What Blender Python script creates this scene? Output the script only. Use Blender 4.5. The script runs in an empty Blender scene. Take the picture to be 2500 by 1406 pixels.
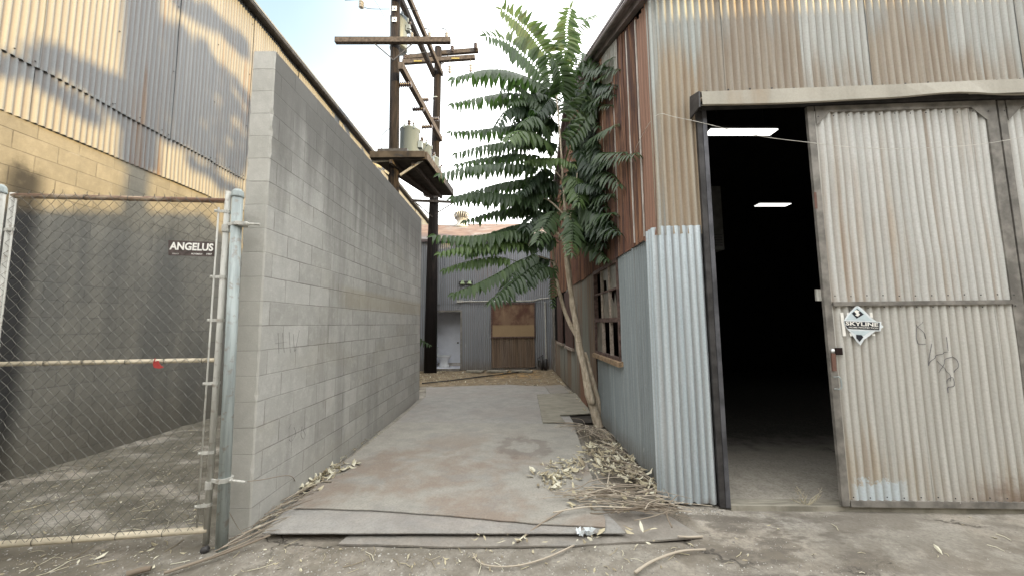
import bpy, bmesh, math, random
from mathutils import Vector, Matrix, noise as mnoise
random.seed(7)
rnd = random.uniform
sc = bpy.context.scene
col = sc.collection
# ------------------------------------------------------------------ camera model (used to measure points off the photo)
F = 910.0; H = 1.59; TH = math.atan(87/F); RO = .010
ct, st = math.cos(TH), math.sin(TH); cr, sr = math.cos(RO), math.sin(RO)
f = Vector((0, ct, st)); U0 = Vector((0, -st, ct))
rv = Vector((cr, 0, 0)) - sr*U0; uv = Vector((sr, 0, 0)) + cr*U0
CAM = Vector((0, 0, H))
def ray(px, py): return f + (px-1250)/F*rv - (py-703)/F*uv
def at(ax, v, px, py):
    d = ray(px, py); return CAM + d*((v-CAM[ax])/d[ax])
def atX(v, px, py): return at(0, v, px, py)
def atY(v, px, py): return at(1, v, px, py)
def atZ(v, px, py): return at(2, v, px, py)
cd = bpy.data.cameras.new('camera'); cam = bpy.data.objects.new('camera', cd); col.objects.link(cam)
cd.sensor_width = 36; cd.lens = 36*F/2500; cd.clip_start = .05; cd.clip_end = 2000
M = Matrix((rv, uv, -f)).transposed().to_4x4(); M.translation = CAM
cam.matrix_world = M; sc.camera = cam

# ------------------------------------------------------------------ object helpers
def tag(o, label=None, cat=None, group=None, kind=None):
    if label: o['label'] = label
    if cat: o['category'] = cat
    if group: o['group'] = group
    if kind: o['kind'] = kind
    return o
def empty(name, loc, label, cat, group=None):
    o = bpy.data.objects.new(name, None); col.objects.link(o); o.location = loc
    o.empty_display_size = .2
    return tag(o, label, cat, group)
class MB:
    """collects world-space geometry; build() links it as one object"""
    def __init__(s): s.v = []; s.f = []; s.m = []; s.a = []; s.cm = 0; s.ca = .5; s.g = []
    def add(s, vs, fs, a=None):
        n = len(s.v); s.v += [tuple(x) for x in vs]
        s.f += [tuple(n+i for i in q) for q in fs]; s.m += [s.cm]*len(fs)
        s.a += [s.ca if a is None else a]*len(vs)
    def box(s, x0, x1, y0, y1, z0, z1):
        vs = [(x, y, z) for x in (x0, x1) for y in (y0, y1) for z in (z0, z1)]
        s.add(vs, [(0,1,3,2),(4,6,7,5),(0,4,5,1),(2,3,7,6),(0,2,6,4),(1,5,7,3)])
    def bar(s, a, b, w, h, up=(0,0,1)):
        a = Vector(a); b = Vector(b); t = (b-a).normalized(); up = Vector(up)
        sd = t.cross(up)
        if sd.length < 1e-4: sd = t.cross(Vector((1,0,0)))
        sd.normalize(); u2 = sd.cross(t).normalized()
        vs = []
        for p in (a, b):
            for i, j in ((-1,-1),(1,-1),(1,1),(-1,1)): vs.append(p+sd*(i*w/2)+u2*(j*h/2))
        s.add(vs, [(0,1,2,3),(7,6,5,4),(0,4,5,1),(1,5,6,2),(2,6,7,3),(3,7,4,0)])
    def tube(s, pts, r, n=6, caps=True):
        pts = [Vector(p) for p in pts]
        if not isinstance(r, (list, tuple)): r = [r]*len(pts)
        t0 = (pts[1]-pts[0]).normalized()
        ref = Vector((0,0,1)) if abs(t0.z) < .9 else Vector((1,0,0))
        nrm = t0.cross(ref).normalized(); vs = []
        for i, p in enumerate(pts):
            t = (pts[min(i+1,len(pts)-1)]-pts[max(i-1,0)])
            if t.length < 1e-7: t = t0
            t.normalize(); nrm = (nrm - t*nrm.dot(t))
            if nrm.length < 1e-5: nrm = t.orthogonal()
            nrm.normalize(); b = t.cross(nrm)
            for k in range(n):
                a = 2*math.pi*k/n; vs.append(p+(nrm*math.cos(a)+b*math.sin(a))*r[i])
        fs = [(i*n+k, i*n+(k+1)%n, (i+1)*n+(k+1)%n, (i+1)*n+k) for i in range(len(pts)-1) for k in range(n)]
        if caps: fs += [tuple(range(n-1,-1,-1)), tuple((len(pts)-1)*n+k for k in range(n))]
        s.add(vs, fs)
    def lathe(s, c, prof, n=16, axis=(0,0,1)):
        ax = Vector(axis).normalized(); x = ax.orthogonal().normalized(); y = ax.cross(x); c = Vector(c); vs = []
        for r, h in prof:
            for k in range(n):
                a = 2*math.pi*k/n; vs.append(c+ax*h+(x*math.cos(a)+y*math.sin(a))*max(r,1e-4))
        fs = [(i*n+k, i*n+(k+1)%n, (i+1)*n+(k+1)%n, (i+1)*n+k) for i in range(len(prof)-1) for k in range(n)]
        fs += [tuple(range(n-1,-1,-1)), tuple((len(prof)-1)*n+k for k in range(n))]
        s.add(vs, fs)
    def prism(s, top, th=None, down=Vector((0,0,-1))):
        n = len(top); top = [Vector(p) for p in top]
        if th is None: s.add(top, [tuple(range(n))]); return
        s.add(top+[p+down*th for p in top], [tuple(range(n)), tuple(range(2*n-1, n-1, -1))]+[(i, (i+1)%n+0, (i+1)%n+n, i+n) for i in range(n)])
    def build(s, name, mats, parent=None, smooth=False, label=None, fix=True):
        me = bpy.data.meshes.new(name)
        off = parent.matrix_world.translation if parent and parent.type == 'EMPTY' else Vector((0,0,0))
        p = parent; off = Vector((0,0,0))
        while p is not None: off = off+p.location; p = p.parent
        if parent is None:   # put origin at base centre
            xs = [v[0] for v in s.v]; ys = [v[1] for v in s.v]; zs = [v[2] for v in s.v]
            off = Vector(((min(xs)+max(xs))/2, (min(ys)+max(ys))/2, min(zs)))
        me.from_pydata([(v[0]-off.x, v[1]-off.y, v[2]-off.z) for v in s.v], [], s.f)
        if not isinstance(mats, (list, tuple)): mats = [mats]
        for m in mats: me.materials.append(m)
        me.polygons.foreach_set('material_index', s.m)
        at_ = me.attributes.new('tone', 'FLOAT', 'POINT'); at_.data.foreach_set('value', s.a)
        if s.g:
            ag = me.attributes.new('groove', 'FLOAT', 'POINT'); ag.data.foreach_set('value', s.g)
        me.update()
        if fix:
            bm = bmesh.new(); bm.from_mesh(me); bmesh.ops.recalc_face_normals(bm, faces=bm.faces); bm.to_mesh(me); bm.free()
        if smooth: me.polygons.foreach_set('use_smooth', [True]*len(me.polygons))
        o = bpy.data.objects.new(name, me); col.objects.link(o)
        if parent: o.parent = parent
        else: o.location = off
        if label: o['label'] = label
        return o
def copy_tree(o, parent=None, skip=()):
    c = o.copy(); col.objects.link(c); c.parent = parent
    for ch in [x for x in bpy.data.objects if x.parent == o]: copy_tree(ch, c)
    return c
def bevel(o, w=.006, seg=2):
    m = o.modifiers.new('bev', 'BEVEL'); m.width = w; m.segments = seg; m.limit_method = 'ANGLE'; return o
def spl(pts, n=4):
    pts = [Vector(p) for p in pts]; out = []
    for i in range(len(pts)-1):
        p0 = pts[max(i-1,0)]; p1 = pts[i]; p2 = pts[i+1]; p3 = pts[min(i+2,len(pts)-1)]
        for k in range(n):
            t = k/n; out.append(.5*((2*p1)+(p2-p0)*t+(2*p0-5*p1+4*p2-p3)*t*t+(3*p1-p0-3*p2+p3)*t**3))
    out.append(pts[-1]); return out

# ------------------------------------------------------------------ material helpers
class NT:
    def __init__(s, name):
        s.mat = bpy.data.materials.new(name); s.mat.use_nodes = True
        s.t = s.mat.node_tree; s.n = s.t.nodes; s.b = s.n['Principled BSDF']
        g = s.n.new('ShaderNodeNewGeometry'); s.pos = g.outputs['Position']
    def L(s, a, b): s.t.links.new(a, b)
    def setin(s, inp, v):
        if isinstance(v, bpy.types.NodeSocket): s.L(v, inp)
        elif v is not None:
            if isinstance(v, (tuple, list)) and len(v) == 3 and inp.type == 'RGBA': v = (*v, 1)
            inp.default_value = v
    def mp(s, sc_=(1,1,1), loc=(0,0,0), vec=None):
        m = s.n.new('ShaderNodeMapping'); s.L(vec or s.pos, m.inputs[0]); m.inputs['Scale'].default_value = sc_; m.inputs['Location'].default_value = loc
        return m.outputs[0]
    def noise(s, scale=1, detail=4, rough=.55, vec=None, dist=0):
        m = s.n.new('ShaderNodeTexNoise'); s.L(vec or s.pos, m.inputs['Vector'])
        m.inputs['Scale'].default_value = scale; m.inputs['Detail'].default_value = detail; m.inputs['Roughness'].default_value = rough; m.inputs['Distortion'].default_value = dist
        return m.outputs['Fac']
    def vor(s, scale=1, feat='F1', vec=None, out='Distance'):
        m = s.n.new('ShaderNodeTexVoronoi'); m.feature = feat; s.L(vec or s.pos, m.inputs['Vector']); m.inputs['Scale'].default_value = scale
        return m.outputs[out]
    def m(s, op, a, b=None, c=None, clamp=False):
        m = s.n.new('ShaderNodeMath'); m.operation = op; m.use_clamp = clamp
        s.setin(m.inputs[0], a); s.setin(m.inputs[1], b)
        if c is not None: s.setin(m.inputs[2], c)
        return m.outputs[0]
    def step(s, v, a, b):
        m = s.n.new('ShaderNodeMapRange'); m.interpolation_type = 'SMOOTHSTEP'; s.setin(m.inputs[0], v)
        m.inputs[1].default_value = a; m.inputs[2].default_value = b; m.clamp = True
        if a > b:
            m.inputs[1].default_value = b; m.inputs[2].default_value = a; m.inputs[3].default_value = 1; m.inputs[4].default_value = 0
        return m.outputs[0]
    def mix(s, fac, a, b, mode='MIX'):
        m = s.n.new('ShaderNodeMix'); m.data_type = 'RGBA'; m.blend_type = mode
        s.setin(m.inputs[0], fac); s.setin(m.inputs[6], a); s.setin(m.inputs[7], b); return m.outputs[2]
    def attr(s, n='tone'):
        a = s.n.new('ShaderNodeAttribute'); a.attribute_name = n; return a.outputs['Fac']
    def xyz(s, vec=None):
        m = s.n.new('ShaderNodeSeparateXYZ'); s.L(vec or s.pos, m.inputs[0]); return m.outputs
    def comb(s, x, y, z):
        m = s.n.new('ShaderNodeCombineXYZ'); s.setin(m.inputs[0], x); s.setin(m.inputs[1], y); s.setin(m.inputs[2], z); return m.outputs[0]
    def bump(s, h, strength=.3, dist=.01):
        m = s.n.new('ShaderNodeBump'); m.inputs['Strength'].default_value = strength; m.inputs['Distance'].default_value = dist
        s.setin(m.inputs['Height'], h); s.L(m.outputs[0], s.b.inputs['Normal'])
    def out(s, color=None, rough=.7, metal=0, spec=.3):
        s.setin(s.b.inputs['Base Color'], color); s.setin(s.b.inputs['Roughness'], rough); s.setin(s.b.inputs['Metallic'], metal)
        s.b.inputs['Specular IOR Level'].default_value = spec
        return s.mat
def simple(name, c, rough=.7, metal=0, var=.25, scale=8, spec=.3, bump=0):
    t = NT(name); n = t.noise(scale, 5, .6)
    d = tuple(x*(1-var) for x in c); l = tuple(min(1, x*(1+var)) for x in c)
    cc = t.mix(t.step(n, .3, .7), d, l)
    if bump: t.bump(t.noise(scale*6, 4), bump)
    return t.out(cc, rough, metal, spec)

def metal_mat(name, c1, c2, rust1=(.20,.10,.055), rust2=(.34,.22,.12), rust=.5, rz=None, dirtz=.0, sheetvar=.35, rough=.5, metal=.25, white=0, streak=22, extra=None, gr=True):
    """corrugated sheet: vertical streaks, rust, grime and painted valley shade; rust = amount 0..1; rz=(z0,z1) where rust grows from z0 to z1"""
    t = NT(name); x, y, z = t.xyz()
    st_ = t.noise(1, 4, .6, t.mp((streak, streak, .55)))
    st2 = t.noise(1, 5, .65, t.mp((streak*.45, streak*.45, .35), (5, 3, 1)))
    big = t.noise(.9, 3, .5, t.mp((1, 1, .6), (9, 2, 4)))
    fine = t.noise(60, 3, .6)
    sh = t.attr()
    c = t.mix(t.step(st_, .3, .7), c1, c2)
    c = t.mix(t.m('MULTIPLY', t.step(sh, .1, .9), sheetvar), c, tuple(v*.62 for v in c1))
    rr = t.m('ADD', t.m('MULTIPLY', st2, .75), t.m('MULTIPLY', big, .45))
    rr = t.m('ADD', rr, t.m('MULTIPLY', t.m('SUBTRACT', t.attr('tone'), .5), .34))
    if rz:
        rr = t.m('ADD', rr, t.m('MULTIPLY', t.m('SUBTRACT', t.step(z, rz[0], rz[1]), .5), .30))
    th = .95-rust*.6
    rf = t.step(rr, th-.10, th+.12)
    rc = t.mix(t.step(t.noise(1, 4, .6, t.mp((streak*.9, streak*.9, .8), (1, 7, 2))), .35, .65), rust1, rust2)
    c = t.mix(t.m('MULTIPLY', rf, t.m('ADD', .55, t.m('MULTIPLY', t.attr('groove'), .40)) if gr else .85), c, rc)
    if white:
        w = t.m('MULTIPLY', t.step(t.noise(1, 5, .7, t.mp((9, 9, 1.4), (3, 3, 3))), .64, .70), white)
        c = t.mix(w, c, (.62, .64, .64))
    if dirtz:
        c = t.mix(t.m('MULTIPLY', t.step(t.m('ADD', z, t.m('MULTIPLY', t.noise(5, 4), .35)), dirtz+.2, .1), .55), c, (.17, .135, .095))
    if extra: c = extra(t, c, x, y, z)
    valley_shade = t.m('MULTIPLY', t.m('POWER', t.attr('groove'), 1.6), t.m('ADD', .22, t.m('MULTIPLY', st2, .45)))  # valley darkening: rib shade painted in, tinted with rust and grime
    c = t.mix(valley_shade, c, t.mix(.5, rust1, (.09, .075, .06)))
    c = t.mix(t.m('MULTIPLY', t.step(fine, .35, .7), .12), c, (.1, .09, .08))
    t.bump(t.m('ADD', t.m('MULTIPLY', fine, .4), t.m('MULTIPLY', st2, .6)), .25, .004)
    return t.out(c, t.m('ADD', rough, t.m('MULTIPLY', rf, .3)), t.m('MULTIPLY', t.m('SUBTRACT', 1, rf), metal), .3)

def block_mat(name, c1, c2, mort, swap=False, stains=None, bw=.406, bh=.2, joint=.007, offs=(0,0), yellow=0):
    t = NT(name); x, y, z = t.xyz()
    v = t.comb(t.m('ADD', t.m('ADD', x, y), offs[0]), t.m('ADD', z, offs[1]), 0)
    wob = t.noise(3, 2, .5)
    v2 = t.comb(t.m('ADD', t.m('ADD', x, y), offs[0]), t.m('ADD', t.m('ADD', z, offs[1]), t.m('MULTIPLY', wob, .012)), 0)
    br = t.n.new('ShaderNodeTexBrick'); t.L(v2, br.inputs['Vector'])
    br.inputs['Scale'].default_value = 1; br.inputs['Brick Width'].default_value = bw; br.inputs['Row Height'].default_value = bh
    br.inputs['Mortar Size'].default_value = joint; br.inputs['Mortar Smooth'].default_value = .4; br.inputs['Bias'].default_value = 0
    br.offset = .5; br.squash = 1
    t.setin(br.inputs['Color1'], c1); t.setin(br.inputs['Color2'], c2); t.setin(br.inputs['Mortar'], c1)
    # mortar joints only partly visible: flush or open in patches
    vis = t.step(t.noise(1.6, 4, .6, t.mp((1, 1, 2))), .36, .62)
    c = t.mix(t.m('MULTIPLY', t.m('MULTIPLY', br.outputs['Fac'], vis), .8), br.outputs['Color'], mort)
    lt = t.m('MULTIPLY', t.step(t.noise(2.3, 3, .6, t.mp((1, 1, 1), (7, 7, 7))), .55, .7), t.m('MULTIPLY', br.outputs['Fac'], .45))
    c = t.mix(lt, c, (.5, .49, .46))
    fine = t.noise(90, 4, .7); med = t.noise(14, 5, .65)
    c = t.mix(t.m('MULTIPLY', t.step(fine, .3, .7), .22), c, tuple(v_*.62 for v_ in c1))
    c = t.mix(t.m('MULTIPLY', t.step(t.noise(3.1, 6, .7), .42, .62), .22), c, tuple(v_*.66 for v_ in c1))
    c = t.mix(t.m('MULTIPLY', t.step(med, .45, .75), .30), c, tuple(min(1, v_*1.25) for v_ in c2))
    vs = t.noise(1, 4, .6, t.mp((3.2, 3.2, .35)))
    c = t.mix(t.m('MULTIPLY', t.step(vs, .50, .72), .42), c, tuple(v_*.5 for v_ in c1))
    if yellow:
        c = t.mix(t.m('MULTIPLY', t.step(t.noise(1.1, 3, .5, t.mp((1, 1, 2.5), (4, 1, 1))), .5, .68), yellow), c, (.36, .31, .20))
    if stains: c = stains(t, c, x, y, z)
    pits = t.vor(130)
    t.bump(t.m('ADD', t.m('ADD', t.m('MULTIPLY', fine, .5), t.m('MULTIPLY', med, .5)), t.m('MULTIPLY', br.outputs['Fac'], -1.1)), .65, .006)
    return t.out(c, .92, 0, .15)

# ------------------------------------------------------------------ materials
def st_cmu(t, c, x, y, z):
    # grime along the top, pale splash along the base
    top = t.m('MULTIPLY', t.step(t.m('ADD', z, t.m('MULTIPLY', t.noise(1, 4, .6, t.mp((5, 5, .5))), 1.5)), 3.1, 4.5), .80)
    c = t.mix(top, c, (.115, .112, .105))
    base = t.m('MULTIPLY', t.step(t.m('ADD', z, t.m('MULTIPLY', t.noise(3, 4), .6)), .75, .25), .45)
    c = t.mix(base, c, (.47, .455, .42))
    band = t.m('MULTIPLY', t.m('MULTIPLY', t.step(z, 1.75, 1.85), t.step(z, 2.1, 2.02)), t.m('MULTIPLY', t.step(y, 4.2, 4.7), .5))
    return t.mix(band, c, (.36, .32, .24))
M_cmu = block_mat('grey_block', (.385, .378, .352), (.50, .492, .465), (.19, .175, .16), stains=st_cmu, offs=(.33, 0), joint=.005, yellow=.10)
def st_end(t, c, x, y, z):
    return t.mix(t.m('MULTIPLY', t.step(t.noise(1.2, 4, .6, t.mp((1, 1, 1), (2, 2, 2))), .35, .7), .5), c, (.52, .50, .455))
M_cmuend = block_mat('block_end', (.40, .39, .355), (.50, .485, .45), (.14, .13, .12), stains=st_end, bw=3.0, offs=(6.3, 0), joint=.004)
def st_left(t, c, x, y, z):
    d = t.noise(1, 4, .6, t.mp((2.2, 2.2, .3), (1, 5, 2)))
    sh_ = t.m('ADD', .35, t.m('MULTIPLY', t.step(z, 3.3, 2.9), .65))  # stains fade above the shadow edge so the sunlit band stays bright
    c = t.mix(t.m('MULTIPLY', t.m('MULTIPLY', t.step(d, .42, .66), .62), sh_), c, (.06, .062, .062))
    c = t.mix(t.m('MULTIPLY', t.step(z, 3.1, 2.8), .40), c, (.17, .172, .165))  # greyer below the shadow edge: shade painted into the block colour
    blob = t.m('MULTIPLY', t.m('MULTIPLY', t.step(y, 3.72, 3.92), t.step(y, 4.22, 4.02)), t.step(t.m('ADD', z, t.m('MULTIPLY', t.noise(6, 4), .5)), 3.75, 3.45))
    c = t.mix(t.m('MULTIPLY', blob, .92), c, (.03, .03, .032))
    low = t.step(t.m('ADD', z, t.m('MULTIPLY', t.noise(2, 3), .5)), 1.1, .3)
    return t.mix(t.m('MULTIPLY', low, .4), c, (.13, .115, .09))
M_left = block_mat('stained_block', (.22, .205, .17), (.275, .255, .21), (.09, .08, .07), stains=st_left, offs=(.1, .08), joint=.006)
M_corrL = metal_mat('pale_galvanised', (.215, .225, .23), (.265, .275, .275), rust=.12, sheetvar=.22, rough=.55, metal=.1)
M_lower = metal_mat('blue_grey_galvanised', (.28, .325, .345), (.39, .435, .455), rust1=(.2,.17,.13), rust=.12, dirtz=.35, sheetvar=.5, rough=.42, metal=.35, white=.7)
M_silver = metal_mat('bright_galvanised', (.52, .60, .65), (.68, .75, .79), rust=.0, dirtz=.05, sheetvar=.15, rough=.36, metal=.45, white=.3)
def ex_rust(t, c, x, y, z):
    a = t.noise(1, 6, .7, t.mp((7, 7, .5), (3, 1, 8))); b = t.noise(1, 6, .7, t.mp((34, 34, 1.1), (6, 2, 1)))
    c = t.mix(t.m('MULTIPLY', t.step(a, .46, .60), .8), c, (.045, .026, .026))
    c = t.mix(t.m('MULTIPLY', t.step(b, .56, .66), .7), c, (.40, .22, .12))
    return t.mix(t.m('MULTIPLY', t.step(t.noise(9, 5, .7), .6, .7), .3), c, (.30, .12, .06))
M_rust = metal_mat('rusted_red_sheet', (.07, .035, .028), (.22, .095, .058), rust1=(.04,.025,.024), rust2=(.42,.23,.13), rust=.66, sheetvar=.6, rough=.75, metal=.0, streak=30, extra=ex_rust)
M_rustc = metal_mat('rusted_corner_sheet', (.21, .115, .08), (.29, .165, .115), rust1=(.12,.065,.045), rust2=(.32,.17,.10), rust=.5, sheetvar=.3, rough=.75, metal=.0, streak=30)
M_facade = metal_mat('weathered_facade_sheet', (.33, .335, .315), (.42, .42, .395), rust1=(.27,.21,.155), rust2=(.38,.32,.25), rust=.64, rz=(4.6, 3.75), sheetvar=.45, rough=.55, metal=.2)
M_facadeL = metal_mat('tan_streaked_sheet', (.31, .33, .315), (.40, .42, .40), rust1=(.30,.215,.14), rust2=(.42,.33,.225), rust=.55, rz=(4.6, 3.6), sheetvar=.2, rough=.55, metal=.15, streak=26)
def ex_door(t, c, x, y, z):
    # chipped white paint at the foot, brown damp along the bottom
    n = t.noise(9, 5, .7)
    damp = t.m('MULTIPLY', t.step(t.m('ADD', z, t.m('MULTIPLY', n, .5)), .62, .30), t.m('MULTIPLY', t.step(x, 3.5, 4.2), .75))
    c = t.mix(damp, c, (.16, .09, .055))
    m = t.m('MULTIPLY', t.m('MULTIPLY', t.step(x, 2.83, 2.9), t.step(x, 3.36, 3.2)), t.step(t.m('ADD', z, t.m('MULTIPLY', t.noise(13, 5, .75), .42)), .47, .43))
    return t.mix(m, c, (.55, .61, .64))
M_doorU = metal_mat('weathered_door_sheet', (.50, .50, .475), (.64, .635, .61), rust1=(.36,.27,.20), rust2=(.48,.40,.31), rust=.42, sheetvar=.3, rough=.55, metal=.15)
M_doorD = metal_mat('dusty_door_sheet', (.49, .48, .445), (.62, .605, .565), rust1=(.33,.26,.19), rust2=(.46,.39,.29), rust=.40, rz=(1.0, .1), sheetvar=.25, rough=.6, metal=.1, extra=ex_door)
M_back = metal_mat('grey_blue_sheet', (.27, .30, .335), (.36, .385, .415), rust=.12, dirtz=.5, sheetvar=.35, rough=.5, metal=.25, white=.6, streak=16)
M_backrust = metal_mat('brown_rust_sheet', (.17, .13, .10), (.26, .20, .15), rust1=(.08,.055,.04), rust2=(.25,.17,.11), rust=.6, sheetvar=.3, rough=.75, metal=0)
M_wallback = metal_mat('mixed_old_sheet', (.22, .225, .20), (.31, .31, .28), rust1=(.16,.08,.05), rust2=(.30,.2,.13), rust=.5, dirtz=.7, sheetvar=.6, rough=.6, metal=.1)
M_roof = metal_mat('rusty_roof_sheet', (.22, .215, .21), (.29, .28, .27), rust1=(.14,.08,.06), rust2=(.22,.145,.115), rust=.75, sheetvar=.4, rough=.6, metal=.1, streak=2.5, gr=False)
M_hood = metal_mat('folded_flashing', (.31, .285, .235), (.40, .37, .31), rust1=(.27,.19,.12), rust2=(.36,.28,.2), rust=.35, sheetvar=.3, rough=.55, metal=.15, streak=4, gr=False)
M_dark = simple('dark_steel', (.055, .052, .052), .55, .3, .35, 9)
M_frame = simple('grey_brown_steel', (.21, .195, .175), .6, .2, .35, 7)
M_jamb = simple('grey_steel_jamb', (.10, .10, .11), .5, .4, .35, 5)
M_trim = simple('purple_brown_trim', (.20, .165, .165), .5, .2, .3, 5)
M_pale = simple('pale_strip', (.50, .46, .42), .6, .1, .2, 6)
def galv(name, c, streak=30):
    t = NT(name); a = t.noise(1, 5, .6, t.mp((streak, streak, 2.5))); b = t.noise(18, 4, .6)
    cc = t.mix(t.step(a, .35, .65), tuple(v*.78 for v in c), tuple(min(1, v*1.12) for v in c))
    cc = t.mix(t.m('MULTIPLY', t.step(b, .54, .68), .6), cc, (.24, .20, .16))
    t.bump(b, .12, .002); return t.out(cc, .6, .15, .3)
M_galv = galv('galvanised_pipe', (.36, .40, .395))
M_galv2 = galv('cream_grey_pipe', (.50, .49, .45))
M_cream = simple('cream_painted_pipe', (.56, .49, .37), .45, .1, .12, 14)
def railm():
    t = NT('rusty_rail'); n = t.noise(1, 5, .6, t.mp((4, 4, 25))); x, y, z = t.xyz()
    c = t.mix(t.step(n, .38, .6), (.16, .09, .06), (.42, .33, .24)); t.bump(n, .2, .003)
    return t.out(c, .6, .1)
M_rail = railm()
M_wire = simple('chain_wire', (.13, .125, .11), .6, .3, .35, 30)
M_wood = simple('weathered_crossarm', (.07, .058, .05), .85, 0, .4, 14, bump=.3)
def polem():
    t = NT('creosote_pole'); n = t.noise(1, 6, .7, t.mp((26, 26, 1.8))); b = t.noise(2, 3); x, y, z = t.xyz()
    c = t.mix(t.step(n, .38, .66), (.007, .006, .006), (.028, .021, .018))
    c = t.mix(t.m('MULTIPLY', t.step(z, 4.0, 1.4), .8), c, (.014, .012, .012))
    t.bump(n, .6, .02); return t.out(c, .85, 0, .2)
M_pole = polem()
M_tank = metal_mat('grey_tank_paint', (.17, .215, .245), (.23, .27, .295), rust1=(.25,.15,.09), rust2=(.35,.25,.17), rust=.15, sheetvar=0, rough=.45, metal=.1, streak=3, gr=False)
M_porc = simple('brown_porcelain', (.06, .045, .045), .25, 0, .2, 9, spec=.6)
M_porcg = simple('grey_porcelain', (.28, .27, .26), .3, 0, .2, 9, spec=.6)
M_deck = simple('dark_deck_timber', (.045, .038, .032), .9, 0, .4, 5)
M_cable = simple('black_cable', (.03, .03, .03), .6)
M_white = simple('white_enamel', (.78, .79, .80), .25, 0, .04, 5, spec=.5)
M_whitewire = simple('pale_wire', (.55, .53, .48), .6)
M_room = simple('white_painted_room', (.80, .82, .88), .8, 0, .06, 3)
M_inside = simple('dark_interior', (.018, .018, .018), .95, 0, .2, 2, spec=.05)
M_red = simple('faded_red_plastic', (.36, .05, .045), .5)
M_orange = simple('rust_brown_paint', (.16, .085, .065), .6)
def barkm():
    t = NT('pale_bark'); n = t.noise(1, 5, .6, t.mp((30, 30, 9))); r = t.noise(1, 3, .6, t.mp((6, 6, 40)))
    c = t.mix(t.step(n, .35, .68), (.42, .345, .26), (.66, .575, .46))
    c = t.mix(t.m('MULTIPLY', t.step(r, .62, .7), .5), c, (.2, .16, .12))
    t.bump(t.m('ADD', n, r), .5, .01); return t.out(c, .85, 0, .2)
M_bark = barkm()
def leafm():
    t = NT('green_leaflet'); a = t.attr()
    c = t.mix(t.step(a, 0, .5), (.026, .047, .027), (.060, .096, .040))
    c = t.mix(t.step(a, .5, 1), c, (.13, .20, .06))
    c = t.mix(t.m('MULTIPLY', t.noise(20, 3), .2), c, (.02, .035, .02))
    t.out(c, .42, 0, .5)
    tr = t.n.new('ShaderNodeBsdfTranslucent'); t.setin(tr.inputs[0], t.mix(.5, c, (.12, .26, .04)))
    ms = t.n.new('ShaderNodeMixShader'); ms.inputs[0].default_value = .36
    t.L(t.b.outputs[0], ms.inputs[1]); t.L(tr.outputs[0], ms.inputs[2])
    t.L(ms.outputs[0], t.n['Material Output'].inputs['Surface']); return t.mat
M_leaf = leafm()
def dryleaf():
    t = NT('dry_leaf'); a = t.attr()
    c = t.mix(t.step(a, 0, .6), (.20, .16, .11), (.44, .39, .27)); c = t.mix(t.step(a, .6, 1), c, (.62, .59, .47))
    return t.out(c, .8, 0, .2)
M_dry = dryleaf()
def twigm():
    t = NT('dry_twig'); a = t.attr(); c = t.mix(a, (.14, .105, .075), (.48, .42, .34)); return t.out(c, .85, 0, .2)
M_twig = twigm()
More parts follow.
